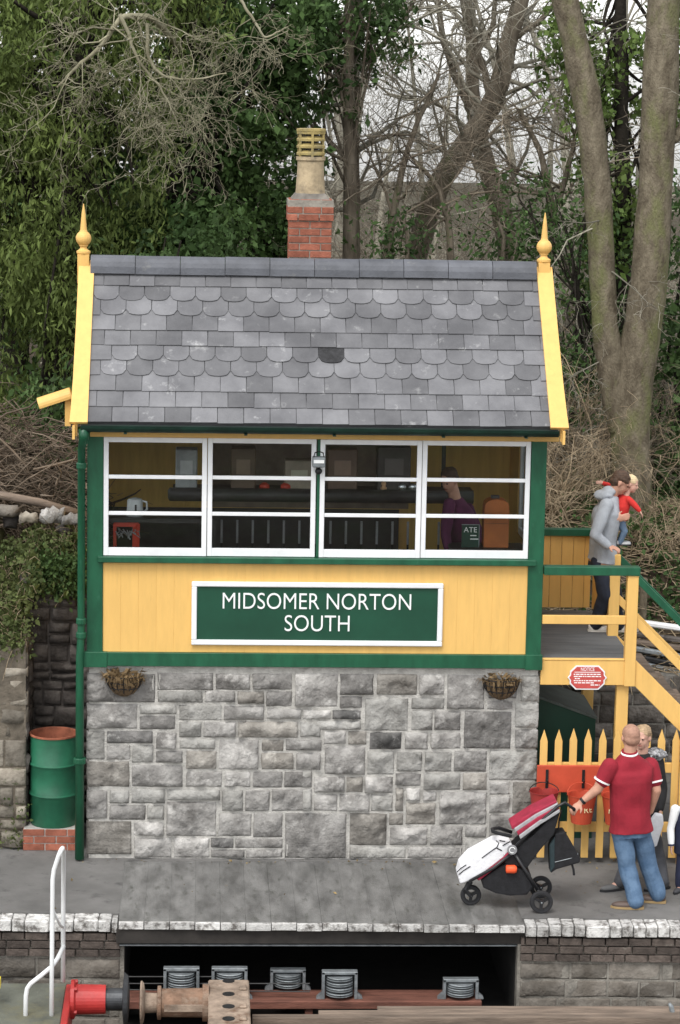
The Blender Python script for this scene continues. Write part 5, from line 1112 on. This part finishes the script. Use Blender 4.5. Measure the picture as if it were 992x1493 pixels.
def _u3(x, y, z): l = 1 / (math.sqrt(x * x + y * y + z * z) + 1e-9); return (x * l, y * l, z * l)
def grow(tb, p, d, L, r, lvl, rng, nch=(5, 5, 4), wob=.28, grav=-.05, ratio=.55, spread=.9, k0=5):
    if lvl == 0 or isinstance(d, np.ndarray): GR.seed(int(rng.integers(1 << 30)))
    ga_, n = GR.gauss, (6 if lvl < 2 else 5); x, y, z = map(float, p); d = _u3(*map(float, d)); step = L / (n - 1); pts = [(x, y, z)]; ds = [d]
    for i in range(n - 1):
        d = _u3(d[0] + ga_(0, wob), d[1] + ga_(0, wob), d[2] + ga_(0, wob) + grav); x += d[0] * step; y += d[1] * step; z += d[2] * step; pts.append((x, y, z)); ds.append(d)
    e = max(r * (.25 if lvl < len(nch) else .4), .0022)
    tb.add(pts, [r + (e - r) * i / (n - 1) for i in range(n)], k0 if lvl == 0 else (4 if lvl == 1 and r > .012 else 3), GR.random())
    if lvl < len(nch):
        for c in range(nch[lvl]):
            f = GR.uniform(.2, 1.); q = f * (n - 1); i = min(int(q), n - 2); t = q - i; a, b = pts[i], pts[i + 1]; sp = spread * .6
            grow(tb, (a[0] + (b[0] - a[0]) * t, a[1] + (b[1] - a[1]) * t, a[2] + (b[2] - a[2]) * t), (ds[i][0] + ga_(0, sp), ds[i][1] + ga_(0, sp), ds[i][2] + ga_(0, sp)), L * ratio * GR.uniform(.6, 1.25), max(r * (1 - .7 * f) * .6, .003), lvl + 1, rng, nch, wob, grav, ratio, spread, k0)
def smooth_path(pts, n=24):
    pts = np.asarray(pts, float); t = np.linspace(0, len(pts) - 1, n); out = np.stack([np.interp(t, range(len(pts)), pts[:, i]) for i in range(pts.shape[1])], 1)
    for _ in range(3): out[1:-1] = (out[:-2] + 2 * out[1:-1] + out[2:]) / 4
    return out
def leaves(centers, per, rad, size, rng, droop=.3, aspect=2.2, tint_c=None, flat=(1, 1, 1)):
    n = len(centers); C = np.repeat(centers, per, 0); N = len(C)
    off = rng.normal(0, 1, (N, 3)) * rad * np.array(flat); C = C + off
    ax = rng.normal(0, 1, (N, 3)); ax[:, 2] -= droop * 2; ax /= np.linalg.norm(ax, axis=1)[:, None]
    sd = np.cross(ax, rng.normal(0, 1, (N, 3))); sd /= np.linalg.norm(sd, axis=1)[:, None]; nr = np.cross(ax, sd)
    L = size * np.exp(rng.normal(0, .38, N)).clip(.4, 2.1)[:, None]; Wd = L / aspect
    A = C; B = C + ax * L * .45 + sd * Wd * .5 + nr * Wd * .12; D = C + ax * L; E_ = C + ax * L * .45 - sd * Wd * .5 + nr * Wd * .12
    V = np.stack([A, B, D, E_], 1).reshape(-1, 3); Q = np.arange(N * 4).reshape(-1, 4)
    tc = np.repeat(rng.uniform(0, 1, n) if tint_c is None else tint_c, per); T = np.clip(tc * .6 + rng.uniform(0, .4, N), 0, 1)
    return V, Q, T
def blob_points(blobs, dens, rng, shell=.55):
    out = []
    for c, r in blobs:
        r = np.array(r); n = int(dens * (r[0] * r[1] * r[2]) ** (2 / 3)) + 1; d = rng.normal(0, 1, (n, 3)); d /= np.linalg.norm(d, axis=1)[:, None]
        out.append(np.array(c) + d * r * (shell + (1 - shell) * rng.uniform(0, 1, (n, 1)) ** .6) * rng.uniform(.85, 1.12, (n, 1)))
    return np.vstack(out)
BARK = mat('grey_bark', (.10, .082, .062), .92, .3, 5, .9, 26, spec=.12, col2=(.20, .17, .13), stretch=(2, 2, .5), col3=(.12, .13, .06), c3=(2, .55, .7))
BARKBIG = mat('smooth_beech_bark', (.10, .082, .058), .92, .3, 6, 1., 36, spec=.1, col2=(.21, .18, .13), stretch=(1.5, 1.5, .75), col3=(.15, .155, .07), c3=(1.6, .5, .66))
BARKDARK = mat('dark_bark', (.022, .019, .015), .95, .4, 6, .8, 25, spec=.1)
TWIG = mat('brown_twigs', (.14, .112, .085), .9, .3, 4, rand=.45, attr='tint', spec=.1, col2=(.24, .205, .155))
TWIGP = mat('pale_lichen_twigs', (.20, .185, .12), .9, .3, 4, rand=.4, attr='tint', spec=.1, col2=(.33, .31, .22))
TWIGG = mat('grey_twigs', (.18, .165, .13), .9, .3, 4, rand=.4, attr='tint', spec=.1, col2=(.30, .28, .225))
DRYST = mat('dry_stems', (.26, .20, .13), .9, .3, 4, rand=.45, attr='tint', spec=.1, col2=(.36, .29, .20))
def leafmat(name, a, b):
    m = mat(name, a, .6, .2, .9, rand=.62, attr='tint', spec=.16, col2=b, lo=.35, hi=.65)
    n, l = m.node_tree.nodes, m.node_tree.links; b_ = n['Principled BSDF']; o = n['Material Output']; tr = n.new('ShaderNodeBsdfTranslucent'); mx = n.new('ShaderNodeMixShader'); mx.inputs[0].default_value = .22
    l.new(b_.inputs['Base Color'].links[0].from_socket, tr.inputs[0]); l.new(b_.outputs[0], mx.inputs[1]); l.new(tr.outputs[0], mx.inputs[2]); l.new(mx.outputs[0], o.inputs[0]); return m
YEW = leafmat('yew_green', (.078, .112, .028), (.148, .19, .055)); IVY = leafmat('ivy_dark', (.034, .068, .02), (.075, .125, .038)); IVYL = leafmat('ivy_light', (.075, .125, .03), (.14, .19, .055)); HOLLY = leafmat('holly_green', (.038, .074, .024), (.08, .13, .043)); GRASSY = leafmat('bank_ivy', (.05, .075, .025), (.12, .14, .05))
def pxblob(px, py, y, wpx, hpx, ry):                   # ellipsoid given by its place and size at depth y
    c = P(px, py, y); s = (y - CAM[1]) / F_PX; return (c, (wpx * s / 2, ry, hpx * s / 2))
def leafy(name, label, blobs, m, seed, dens=60, per=26, rad=.12, size=.085, droop=.4, aspect=2.2, trunk=None, trunk_r=.2, group=None, tm=BARKDARK, twigs=0, flat=(1, 1, 1), shell=.55, clump=1.):
    rng = np.random.default_rng(seed); subs = []
    for c, r in blobs:                                    # smaller clumps over each mass, so that light and shade break it up
        for _ in range(max(6, int(9 * (r[0] * r[2]) ** .8 * clump))):
            d = rng.normal(0, 1, 3); d /= np.linalg.norm(d); q = rng.uniform(.22, .42); subs.append((np.array(c) + d * np.array(r) * rng.uniform(.65, 1.02), (q, q * .9, q * rng.uniform(.7, 1.3))))
    pts = np.vstack([blob_points(blobs, dens * .45, rng, .4), blob_points(subs, dens * .9, rng, .75)]); base = trunk[0] if trunk is not None else blobs[0][0]
    bz = gz(base[0], base[1]); t = thing(name, label, 'tree' if 'tree' in name else 'shrub', (base[0], base[1], bz), group)
    V, Q, T = leaves(pts, per, rad, size, rng, droop, aspect, flat=flat); me = np_mesh('crown', V, Q, False, T); me.materials.append(m); link('crown', me, None, t)
    tb = Tubes(); path = trunk if trunk is not None else [(base[0], base[1], bz - .2), (base[0] + .1, base[1], base[2]), (base[0], base[1], base[2] + blobs[0][1][2] * .6)]
    pp = smooth_path(path, 20); tb.add(pp, np.linspace(trunk_r, trunk_r * .55, 20), 12); me = tb.mesh('trunk'); me.materials.append(tm); link('trunk', me, None, t)
    tb = Tubes()
    for b, r in blobs:
        for _ in range(6):
            a = pp[rng.integers(5, 19)]; q = np.array(b) + rng.normal(0, .5, 3) * np.array(r); mid = (a + q) / 2 + rng.normal(0, .15, 3); tb.add(smooth_path([a, mid, q], 8), np.linspace(trunk_r * .25, .01, 8), 5)
    me = tb.mesh('limbs'); me.materials.append(tm); link('limbs', me, None, t)
    return t
def ptrunk(path, y, n=26): return smooth_path([tuple(P(a, b, y + (c if len(q) > 3 else 0))) + (q[2],) for q in path for a, b, c in [(q[0], q[1], q[3] if len(q) > 3 else 0)]], n)
def bare_tree(name, label, stems, y, m, seed, twm=TWIG, nbr=(10,), L=2.2, nch=(5, 5, 3), group='bare trees behind the box', zmin=None, bend=.25, twr=.035, up=.35):
    rng = np.random.default_rng(seed); t = None; tw = Tubes()
    for si, st_ in enumerate(stems):
        pth = ptrunk(st_, y); s = (y - CAM[1]) / F_PX
        if t is None:
            b = pth[0]; t = thing(name, label, 'tree', (b[0], b[1], gz(b[0], b[1])), group)
            first = np.array([[b[0], b[1], gz(b[0], b[1]) - .3, b[3] * 1.15]])
            if first[0, 2] < b[2] - .2: pth = np.vstack([first, pth])
        tb = Tubes(); rr = pth[:, 3] * s / 2
        jit = np.cumsum(rng.normal(0, .012, (len(pth), 3)), 0) * .5; tb.add(pth[:, :3] + jit, rr * rng.uniform(.94, 1.06, len(rr)), 14)
        me = tb.mesh('trunk'); me.materials.append(m); link('trunk', me, None, t)
        for _ in range(nbr[min(si, len(nbr) - 1)]):
            i = rng.integers(int(len(pth) * .25), len(pth)); d = np.array([rng.normal(0, 1), rng.normal(0, .7), rng.normal(up, .5)]); grow(tw, pth[i, :3], d, L * rng.uniform(.5, 1.2), min(rr[i] * .45, twr), 0, rng, nch, bend)
    if tw.V:
        me = tw.mesh('crown'); me.materials.append(twm); link('crown', me, None, t)
    return t
def bare_shrub(name, label, px, py, y, seed, n=26, L=1.6, m=TWIG, spread=.6, nch=(4, 4, 2), group='leafless undergrowth behind the box', r=.016, lean=0., cat='shrub', grav=-.07):
    rng = np.random.default_rng(seed); c = P(px, py, y); z = gz(c[0], c[1]); z = max(z, c[2] - .5) if False else z
    t = thing(name, label, cat, (c[0], c[1], z), group); tw = Tubes()
    for _ in range(n):
        p = np.array([c[0] + rng.normal(0, spread), c[1] + rng.normal(0, .4), z - .05]); grow(tw, p, (rng.normal(lean, .45), rng.normal(0, .4), 1), L * rng.uniform(.5, 1.25), r * rng.uniform(.5, 1.2), 0, rng, nch, .22, grav)
    me = tw.mesh('stems'); me.materials.append(m); link('stems', me, None, t); return t

# --- left: yew, ivy-clad trees
leafy('yew_tree', 'big drooping yew tree with yellowish green foliage at the far left', [pxblob(60, 90, 7, 300, 330, 1.2), pxblob(20, 330, 6.6, 260, 330, 1.1), pxblob(150, 260, 7, 260, 300, 1.1), pxblob(40, 520, 6.2, 210, 260, .9), pxblob(-60, 200, 7, 240, 500, 1.2), pxblob(170, 30, 7.2, 280, 240, 1.1)], YEW, 101, 165, 32, .10, .085, .8, 3.4, trunk=[P(85, 600, 7), P(90, 350, 7), P(120, 100, 7), P(130, -100, 7)], trunk_r=.22, flat=(1, 1, 1.4))
leafy('ivy_tree', 'tall dark ivy covered tree rising behind the left half of the roof', [pxblob(290, 60, 8.4, 190, 260, .9), pxblob(300, 260, 8.2, 240, 280, 1.), pxblob(370, 180, 8.6, 180, 300, .9), pxblob(230, 420, 8.2, 240, 250, 1.), pxblob(340, 380, 8.3, 210, 200, 1.), pxblob(380, 30, 8.6, 190, 200, .9)], IVY, 102, 160, 30, .09, .08, .3, 1.6, trunk=[P(262, 600, 8.4), P(268, 300, 8.4), P(275, 100, 8.4), P(270, -80, 8.4)], trunk_r=.3)
leafy('ivy_tree', 'slender ivy clad tree rising just left of the chimney pot', [pxblob(430, 40, 9.3, 150, 210, .8), pxblob(500, 60, 9.3, 130, 260, .7), pxblob(415, 150, 9.2, 110, 190, .6), pxblob(540, 15, 9.3, 100, 120, .6)], HOLLY, 103, 90, 22, .09, .078, .5, 1.9, trunk=[P(511, 400, 9.3), P(511, 250, 9.3), P(508, 120, 9.3), P(512, -60, 9.3)], trunk_r=.105, tm=BARK)
leafy('holly_tree', 'dense dark holly filling the gap behind the left finial', [pxblob(185, 480, 5.6, 200, 260, .8), pxblob(95, 620, 5., 160, 120, .6), pxblob(290, 430, 6., 200, 220, .8)], HOLLY, 104, 90, 24, .09, .075, .3, 1.8, trunk_r=.1)
leafy('dark_yew_tree', 'deep green yew filling the background behind the far left trees', [pxblob(20, 60, 11, 340, 380, .8), pxblob(200, 150, 11, 330, 420, .8), pxblob(60, 400, 10.5, 360, 400, .8), pxblob(320, 350, 11, 260, 330, .7), pxblob(330, 60, 11, 220, 300, .7)], IVY, 114, 110, 24, .12, .11, .3, 1.8, trunk_r=.2, clump=.6)
leafy('laurel_shrub', 'low evergreen bush behind the ridge between chimney and leaning trunk', [pxblob(585, 345, 9., 100, 95, .5)], HOLLY, 115, 60, 14, .11, .07, .2, 2.2, trunk_r=.04, tm=BARK)
leafy('laurel_shrub', 'low evergreen bush behind the ridge left of the right finial', [pxblob(725, 350, 8.6, 120, 95, .5)], HOLLY, 116, 60, 14, .11, .07, .2, 2.2, trunk_r=.04, tm=BARK)
# --- the lichen-grey bare branches hanging in front of them
bare_tree('lichen_tree', 'bare tree with crooked pale lichen covered branches in front of the dark evergreens', [[(266, 420, 50, 2.9), (268, 250, 50, 2.9), (270, 120, 46, 2.6), (268, 60, 44, 2.2), (268, -40, 44, 2.0)], [(262, 70, 10, 1.6), (225, 20, 9, .6), (175, 22, 8), (158, 55, 6.5), (120, 90, 5), (102, 108, 4), (85, 125, 3)], [(175, 22, 6), (190, 60, 5), (208, 100, 4), (240, 135, 3), (262, 190, 2)], [(215, 35, 6), (217, 80, 5), (232, 105, 4), (275, 116, 3), (330, 105, 2)], [(330, -30, 5), (365, 25, 4), (385, 62, 3), (420, 45, 2)]], 5.6, BARKDARK, 105, TWIGP, (0, 12, 12, 9, 6), 1.1, (5, 4, 2), 'bare trees behind the box', bend=.42, twr=.016, up=-.5)
for o in [c for c in bpy.data.objects['lichen_tree'].children if c.name.startswith('trunk')][1:]: o.data.materials[0] = TWIGP
# --- centre: leaning bare trees
bare_tree('leaning_tree', 'bare tree with thick grey trunk leaning to the right behind the ridge', [[(600, 400, 30), (625, 300, 34), (645, 255, 34), (686, 201, 33), (718, 155, 30), (735, 100, 27), (742, 60, 26), (762, 0, 24), (775, -60, 22)], [(735, 70, 13), (760, 45, 10), (790, 30, 8), (830, -30, 6)], [(720, 150, 12), (700, 80, 10), (690, 20, 8), (700, -40, 6)]], 11., BARK, 106, TWIGG, (16, 7, 7), 1.9, (5, 4, 3))
bare_tree('forked_tree', 'bare forked tree crossing behind the leaning trunk', [[(745, 390, 36), (735, 320, 32), (712, 255, 28), (695, 205, 26), (684, 150, 22), (686, 60, 18), (668, -40, 15)], [(690, 170, 14), (660, 110, 11), (640, 50, 9), (633, -30, 7)], [(686, 90, 10), (715, 40, 8), (722, -30, 6)]], 12.5, BARK, 107, TWIGG, (15, 7, 6), 2.0, (5, 4, 3))
bare_tree('slim_tree', 'thin upright bare tree just right of the chimney', [[(511, 410, 25), (512, 300, 23), (508, 180, 21), (512, 60, 18), (520, -40, 14)], [(512, 110, 10), (550, 70, 8), (590, 20, 6), (610, -30, 4)]], 10., BARK, 108, TWIGG, (13, 7), 1.8, (5, 4, 2))
bare_tree('hazel_tree', 'many branched bare hazel behind the right end of the ridge', [[(560, 400, 13), (575, 300, 11), (600, 200, 8), (640, 110, 5)], [(800, 400, 15), (805, 300, 12), (790, 220, 9), (760, 160, 6)], [(800, 330, 11), (830, 240, 8), (845, 170, 5)], [(660, 400, 12), (655, 320, 10), (640, 270, 7), (600, 230, 5)]], 9.5, BARK, 109, TWIG, (12, 12, 9, 10), 1.6, (5, 4, 2))
# --- right: double trunk, ivy tree and evergreens
bare_tree('beech_tree', 'large double stemmed bare tree with smooth brown trunks behind the stairs', [[(922, 880, 74), (921, 800, 64), (920, 720, 59), (919, 640, 61), (921, 580, 62), (929, 520, 58), (939, 460, 56), (949, 380, 52), (953, 280, 51), (957, 180, 52), (962, 60, 50), (968, -60, 48)], [(908, 625, 40), (900, 575, 42), (891, 530, 41), (883, 470, 39), (879, 384, 39), (877, 300, 40), (872, 220, 42), (852, 110, 41), (832, 20, 38), (815, -60, 36)], [(962, 215, 18), (985, 200, 16), (1010, 150, 14)]], 5.6, BARKBIG, 110, TWIGG, (7, 7, 3), 1.3, (4, 4, 2), bend=.3, twr=.012, up=-.1)
leafy('ivy_tree', 'bright green ivy covered tree between the two big stems', [pxblob(905, 90, 9., 110, 220, .6), pxblob(895, 250, 9., 110, 240, .6), pxblob(830, 60, 9.4, 110, 140, .6), pxblob(900, 400, 9., 90, 220, .5), pxblob(990, 60, 9.2, 60, 200, .5)], IVYL, 111, 90, 20, .09, .08, .3, 1.6, trunk=[P(910, 640, 9.), P(908, 300, 9.), P(905, 100, 9.), P(905, -60, 9.)], trunk_r=.12)
leafy('evergreen_tree', 'dense green evergreen tree at the right edge behind the big trunk', [pxblob(1000, 420, 7.4, 160, 320, .9), pxblob(985, 600, 7., 130, 300, .8), pxblob(990, 735, 6.4, 110, 170, .5)], HOLLY, 112, 100, 26, .09, .085, .3, 1.8, trunk_r=.12)
leafy('elder_shrub', 'dusky green shrub between the right finial and the big trunk', [pxblob(835, 470, 8., 130, 240, .7), pxblob(850, 330, 8.4, 120, 190, .6), pxblob(825, 580, 7., 110, 170, .6), pxblob(775, 310, 9., 110, 150, .6), pxblob(905, 560, 8.2, 120, 220, .6)], HOLLY, 113, 80, 16, .1, .07, .2, 2.4, trunk_r=.06)
# --- undergrowth
for k, (px, py, y, n, L, m, lab) in enumerate((
    (500, 370, 6.5, 34, 1.35, TWIG, 'leafless brown thicket right beside the chimney stack'), (600, 375, 6.8, 40, 1.4, TWIGG, 'leafless grey thicket behind the middle of the ridge'), (690, 378, 6.5, 40, 1.35, TWIG, 'leafless thicket below the leaning trunk'), (770, 380, 7., 36, 1.4, TWIG, 'leafless thicket left of the right finial'),
    (560, 360, 13, 15, 2.6, TWIGG, 'tall bare scrub far behind the chimney'), (720, 360, 14, 15, 2.6, TWIGG, 'tall bare scrub far behind the forked trunk'), (840, 360, 15, 14, 2.6, TWIG, 'tall bare scrub far behind the big double trunk'), (640, 360, 18, 15, 3.0, TWIG, 'tall bare scrub farthest back in the middle'), (460, 360, 13, 14, 2.6, TWIG, 'tall bare scrub seen left of the chimney pot'), (540, 360, 16, 40, 1.7, TWIG, 'low distant scrub seen right of the chimney pot'), (660, 360, 16.5, 44, 1.7, TWIGG, 'low distant scrub seen under the leaning trunk'), (780, 360, 16, 44, 1.8, TWIG, 'low distant scrub seen left of the right finial'), (600, 360, 10, 30, 1.7, TWIGG, 'mid distance scrub behind the thickets near the ridge'))):
    bare_shrub('bare_shrub', lab, px, py, y, 200 + k, n, L, m, .75 if y > 10 else .55, (5, 4, 3) if y > 10 else (4, 4, 2), r=.022 if y > 10 else .014)
for k, (px, y, n, L, lab) in enumerate(((800, 5.2, 46, 1.15, 'pale dry bramble stems behind the landing'), (852, 6.3, 40, 1.7, 'dry bramble thicket left of the big trunk foot'), (990, 4.7, 44, .65, 'low dry bramble patch right of the big trunk foot'), (1005, 6.6, 30, 1.2, 'dry bramble stems at the right edge'))):
    bare_shrub('bramble', lab, px, 700, y, 240 + k, n, L, DRYST if k < 3 else TWIG, .35, (4, 3, 2), 'dry brambles on the bank', r=.011, cat='bramble', grav=-.16)
# far wood as one mass
rng = np.random.default_rng(300); tw = Tubes()
for _ in range(46):
    y = rng.uniform(20, 42); x = CAM[0] + rng.uniform(-.19, .24) * (y - CAM[1]); z = gz(x, y); H = rng.uniform(5, 9); p = smooth_path([(x, y, z), (x + rng.normal(0, .4), y, z + H * .5), (x + rng.normal(0, .9), y, z + H)], 8); tw.add(p, np.linspace(rng.uniform(.06, .16), .02, 8), 5, rng.uniform())
    for _ in range(6):
        i = rng.integers(2, 8); grow(tw, p[i], (rng.normal(), rng.normal() * .6, rng.normal(.5, .5)), rng.uniform(1.2, 2.8), .03, 1, rng, (5, 5, 3))
for _ in range(1000):
    y = 13 + 65 * rng.uniform() ** 1.5; x = CAM[0] + rng.uniform(-.1, .24) * (y - CAM[1]); grow(tw, (x, y, gz(x, y)), (rng.normal(0, .5), rng.normal(0, .5), 1.), rng.uniform(.7, 1.7), .018, 1, rng, (5, 5, 3))
me = tw.mesh('far_wood'); tag(link('far_wood', me, TWIGG), 'hazy far wood of bare trees behind everything', 'wood', kind='stuff')
# leaf and twig litter on the bank
rng = np.random.default_rng(310); tw = Tubes()
for _ in range(7000):
    y = 3.1 + 6 * rng.uniform(0, 1) ** 1.7; x = rng.uniform(-2.5, 8.) if rng.uniform() < .4 else rng.uniform(4.3, 7.5); z = gz(x, y); a = rng.uniform(0, 6.3); L = rng.uniform(.1, .5); p = np.array([x, y, z + rng.uniform(0, .06)]); d = np.array([math.cos(a), math.sin(a), rng.normal(.05, .25)]); tw.add([p, p + d * L * .5 + rng.normal(0, .02, 3), p + d * L], [.007, .006, .003], 3, rng.uniform())
tag(link('twig_litter', tw.mesh('twig_litter'), DRYST), 'fallen twigs strewn over the bank behind', 'twigs', kind='stuff')
# brush heap at the left, with stones and a pole in front
rng = np.random.default_rng(320); tw = Tubes(); c0 = P(40, 690, 2.9)
for _ in range(2600):
    u = rng.uniform(-1, 1); x = c0[0] - .3 + u * 1.3; y = 2.9 + rng.uniform(-.7, .8); top = gz(min(x, -1.), 2.6) + .15 + .95 * (1 - .25 * u * u) * max(0, 1 - ((y - 3.1) / 1.0) ** 2); z = rng.uniform(gz(min(x, -1.), 2.) - .1, max(top, 2.9)) ; a = rng.normal(0, .8); L = rng.uniform(.12, .6); p = np.array([x, y, z]); d = np.array([math.cos(a), rng.normal(0, .4), rng.normal(-.1, .45)]) * rng.choice([-1, 1]); rr = rng.choice([.004, .006, .009, .014], p=[.45, .35, .15, .05]); tw.add([p, p + d * L * .4 + rng.normal(0, .04, 3), p + d * L * .75 + rng.normal(0, .05, 3), p + d * L], [rr, rr, rr * .8, rr * .5], 4, rng.uniform())
tag(link('brush_heap', tw.mesh('brush_heap'), mat('brush_twigs', (.10, .075, .055), .9, .3, 4, rand=.55, attr='tint', spec=.1, col2=(.21, .17, .13))), 'heap of cut brown brushwood left of the box', 'brushwood', kind='stuff')
pl_ = MB().tube([P(-30, 716, 2.0), P(60, 733, 2.0), P(125, 752, 2.0)], .045, 8).build('fallen_pole', WOODBROWN, smooth=True); tag(pl_, 'long weathered pole lying along the foot of the brushwood', 'pole')
for k, (px, py, w, h, m) in enumerate(((12, 745, .24, .14, CONCRETE), (15, 762, .15, .13, DARKSTONE), (42, 755, .2, .13, PALESTONE), (77, 752, .27, .15, STONE), (104, 757, .2, .13, STONE), (95, 776, .2, .1, DARKSTONE), (-15, 752, .2, .15, STONE))):
    me = rock_mesh(w, h, .12, 900 + k, .045, .04, wob=.05); me.materials.append(m); o = piece('boulder', me, P(px, py, 1.72 if k % 2 else 1.66), None, (-.25, 0, rnd.uniform(-.2, .2))); tag(o, ['flat grey boulder at the left end of the row', 'round dark boulder in the row on the wall', 'brownish boulder beside the round dark one', 'broad pale boulder in the middle of the row', 'pale split boulder next to the drainpipe', 'dark half buried boulder below the pale ones', 'grey boulder cut by the left picture edge'][k], 'boulder', 'boulders along the bank top')
# ivy and grass over the left bank
def cover(name, label, npts, per, rad, size, m, seed, fn, aspect=1.6, droop=.4):
    rng = np.random.default_rng(seed); pts = np.array([fn(rng) for _ in range(npts)]); V, Q, T = leaves(pts, per, rad, size, rng, droop, aspect); tag(link(name, np_mesh(name, V, Q, False, T), m), label, 'ivy' if 'ivy' in name else 'grass', kind='stuff')
def bankfn(rng):
    px = rng.uniform(-40, 116); t = rng.uniform(0, 1); py = 775 + t * 150 + (20 if px < 40 else -70 * t) ; y = 1.7 - 1.35 * t if px < 45 else 1.7 - .5 * t; q = P(px, py, y); return (q[0], y + rng.normal(0, .04), q[2])
cover('bank_ivy', 'green ivy and weeds hanging over the left wall top', 620, 16, .06, .042, GRASSY, 330, bankfn)
def bankfn2(rng):
    px = rng.uniform(50, 118); t = rng.uniform(0, 1); py = 815 + t * 45; y = 1.22 - .04 * t; q = P(px, py, y); return (q[0], y, q[2])
cover('wall_ivy', 'darker ivy fringe over the shaded wall', 150, 16, .05, .045, HOLLY, 331, bankfn2)
rng = np.random.default_rng(335); tw = Tubes()
for _ in range(420):
    q = np.array(bankfn(rng)); d = np.array([rng.normal(0, .5), -.3, rng.normal(.1, .6)]); L = rng.uniform(.08, .28); tw.add([q, q + d * L * .5 + (0, 0, .02), q + d * L - (0, 0, .04)], [.004, .003, .002], 3, rng.uniform())
tag(link('dead_grass', tw.mesh('dead_grass'), DRYST), 'dead straw coloured stalks on the left bank', 'grass', kind='stuff')
def rbank(rng):
    x = 5.35 + 2.3 * rng.uniform() ** .7; y = rng.uniform(3.7, 6.5); return (x, y, gz(x, y) + rng.uniform(.0, .16))
cover('slope_ivy', 'trailing ivy on the slope right of the big trunk', 420, 14, .08, .06, HOLLY, 336, rbank)
def weedfn(rng):
    x = rng.uniform(-.98, -.6); q = (x, .30 + rng.normal(0, .03), abs(rng.normal(0, .22))); return q
cover('wall_weeds_ivy', 'small green weeds at the foot of the left wall', 34, 9, .03, .03, GRASSY, 332, weedfn)
# stacked rails and a pale post behind the stairs
for k, (px0, py0, px1, py1, m, lab) in enumerate(((936, 908, 1030, 921, WHITE, 'whitish pole on top of the stack behind the stairs'), (926, 925, 1030, 938, DARKSTONE, 'dark timber second from the top of the stack'), (922, 935, 1030, 950, WOODBROWN, 'grey timber in the middle of the stack'), (922, 945, 1030, 964, GREYMETAL, 'grey metal bar in the middle of the stack'), (922, 956, 1030, 978, BLACK, 'black bar low in the stack'), (922, 965, 1030, 990, GREYMETAL, 'grey metal bar near the bottom of the stack'), (922, 974, 1030, 1002, BLACK, 'lowest black bar of the stack'))):
    yy = 3.45 - .06 * k; o = MB().bar(P(px0, py0, yy), P(px1, py1, yy), .1, .06).build('stacked_bar', m, bevel=.015); tag(o, lab, 'bar', 'bars stacked behind the stairs')
o = MB().lathe([(.045, PZ(938, 905, 3.9) - .3), (.045, PZ(938, 845, 3.9)), (.03, PZ(938, 845, 3.9) + .02)], (PX(938, 880, 3.9), 3.9, 0), 12).build('fence_post', BARKBIG); tag(o, 'short pale round post behind the stair handrail', 'post')
# bits of litter on the platform
rng = np.random.default_rng(340)
pts = []
for _ in range(60): x = rng.uniform(.1, 5.6); pts.append((x, -.08 - abs(rng.normal(0, .06)), .012))
for _ in range(30): pts.append((rng.uniform(-.6, 5.6), rng.uniform(-1.7, -.1), .008))
V, Q, T = leaves(np.array(pts), 1, .005, .035, rng, .0, 1.8); V[:, 2] = np.clip(V[:, 2], .006, .03); tag(link('leaf_litter', np_mesh('leaf_litter', V, Q, False, T), mat('dead_leaf', (.22, .16, .07), .9, .3, 30, rand=.5, attr='tint')), 'few dead leaves blown against the stone base', 'leaves', kind='stuff')
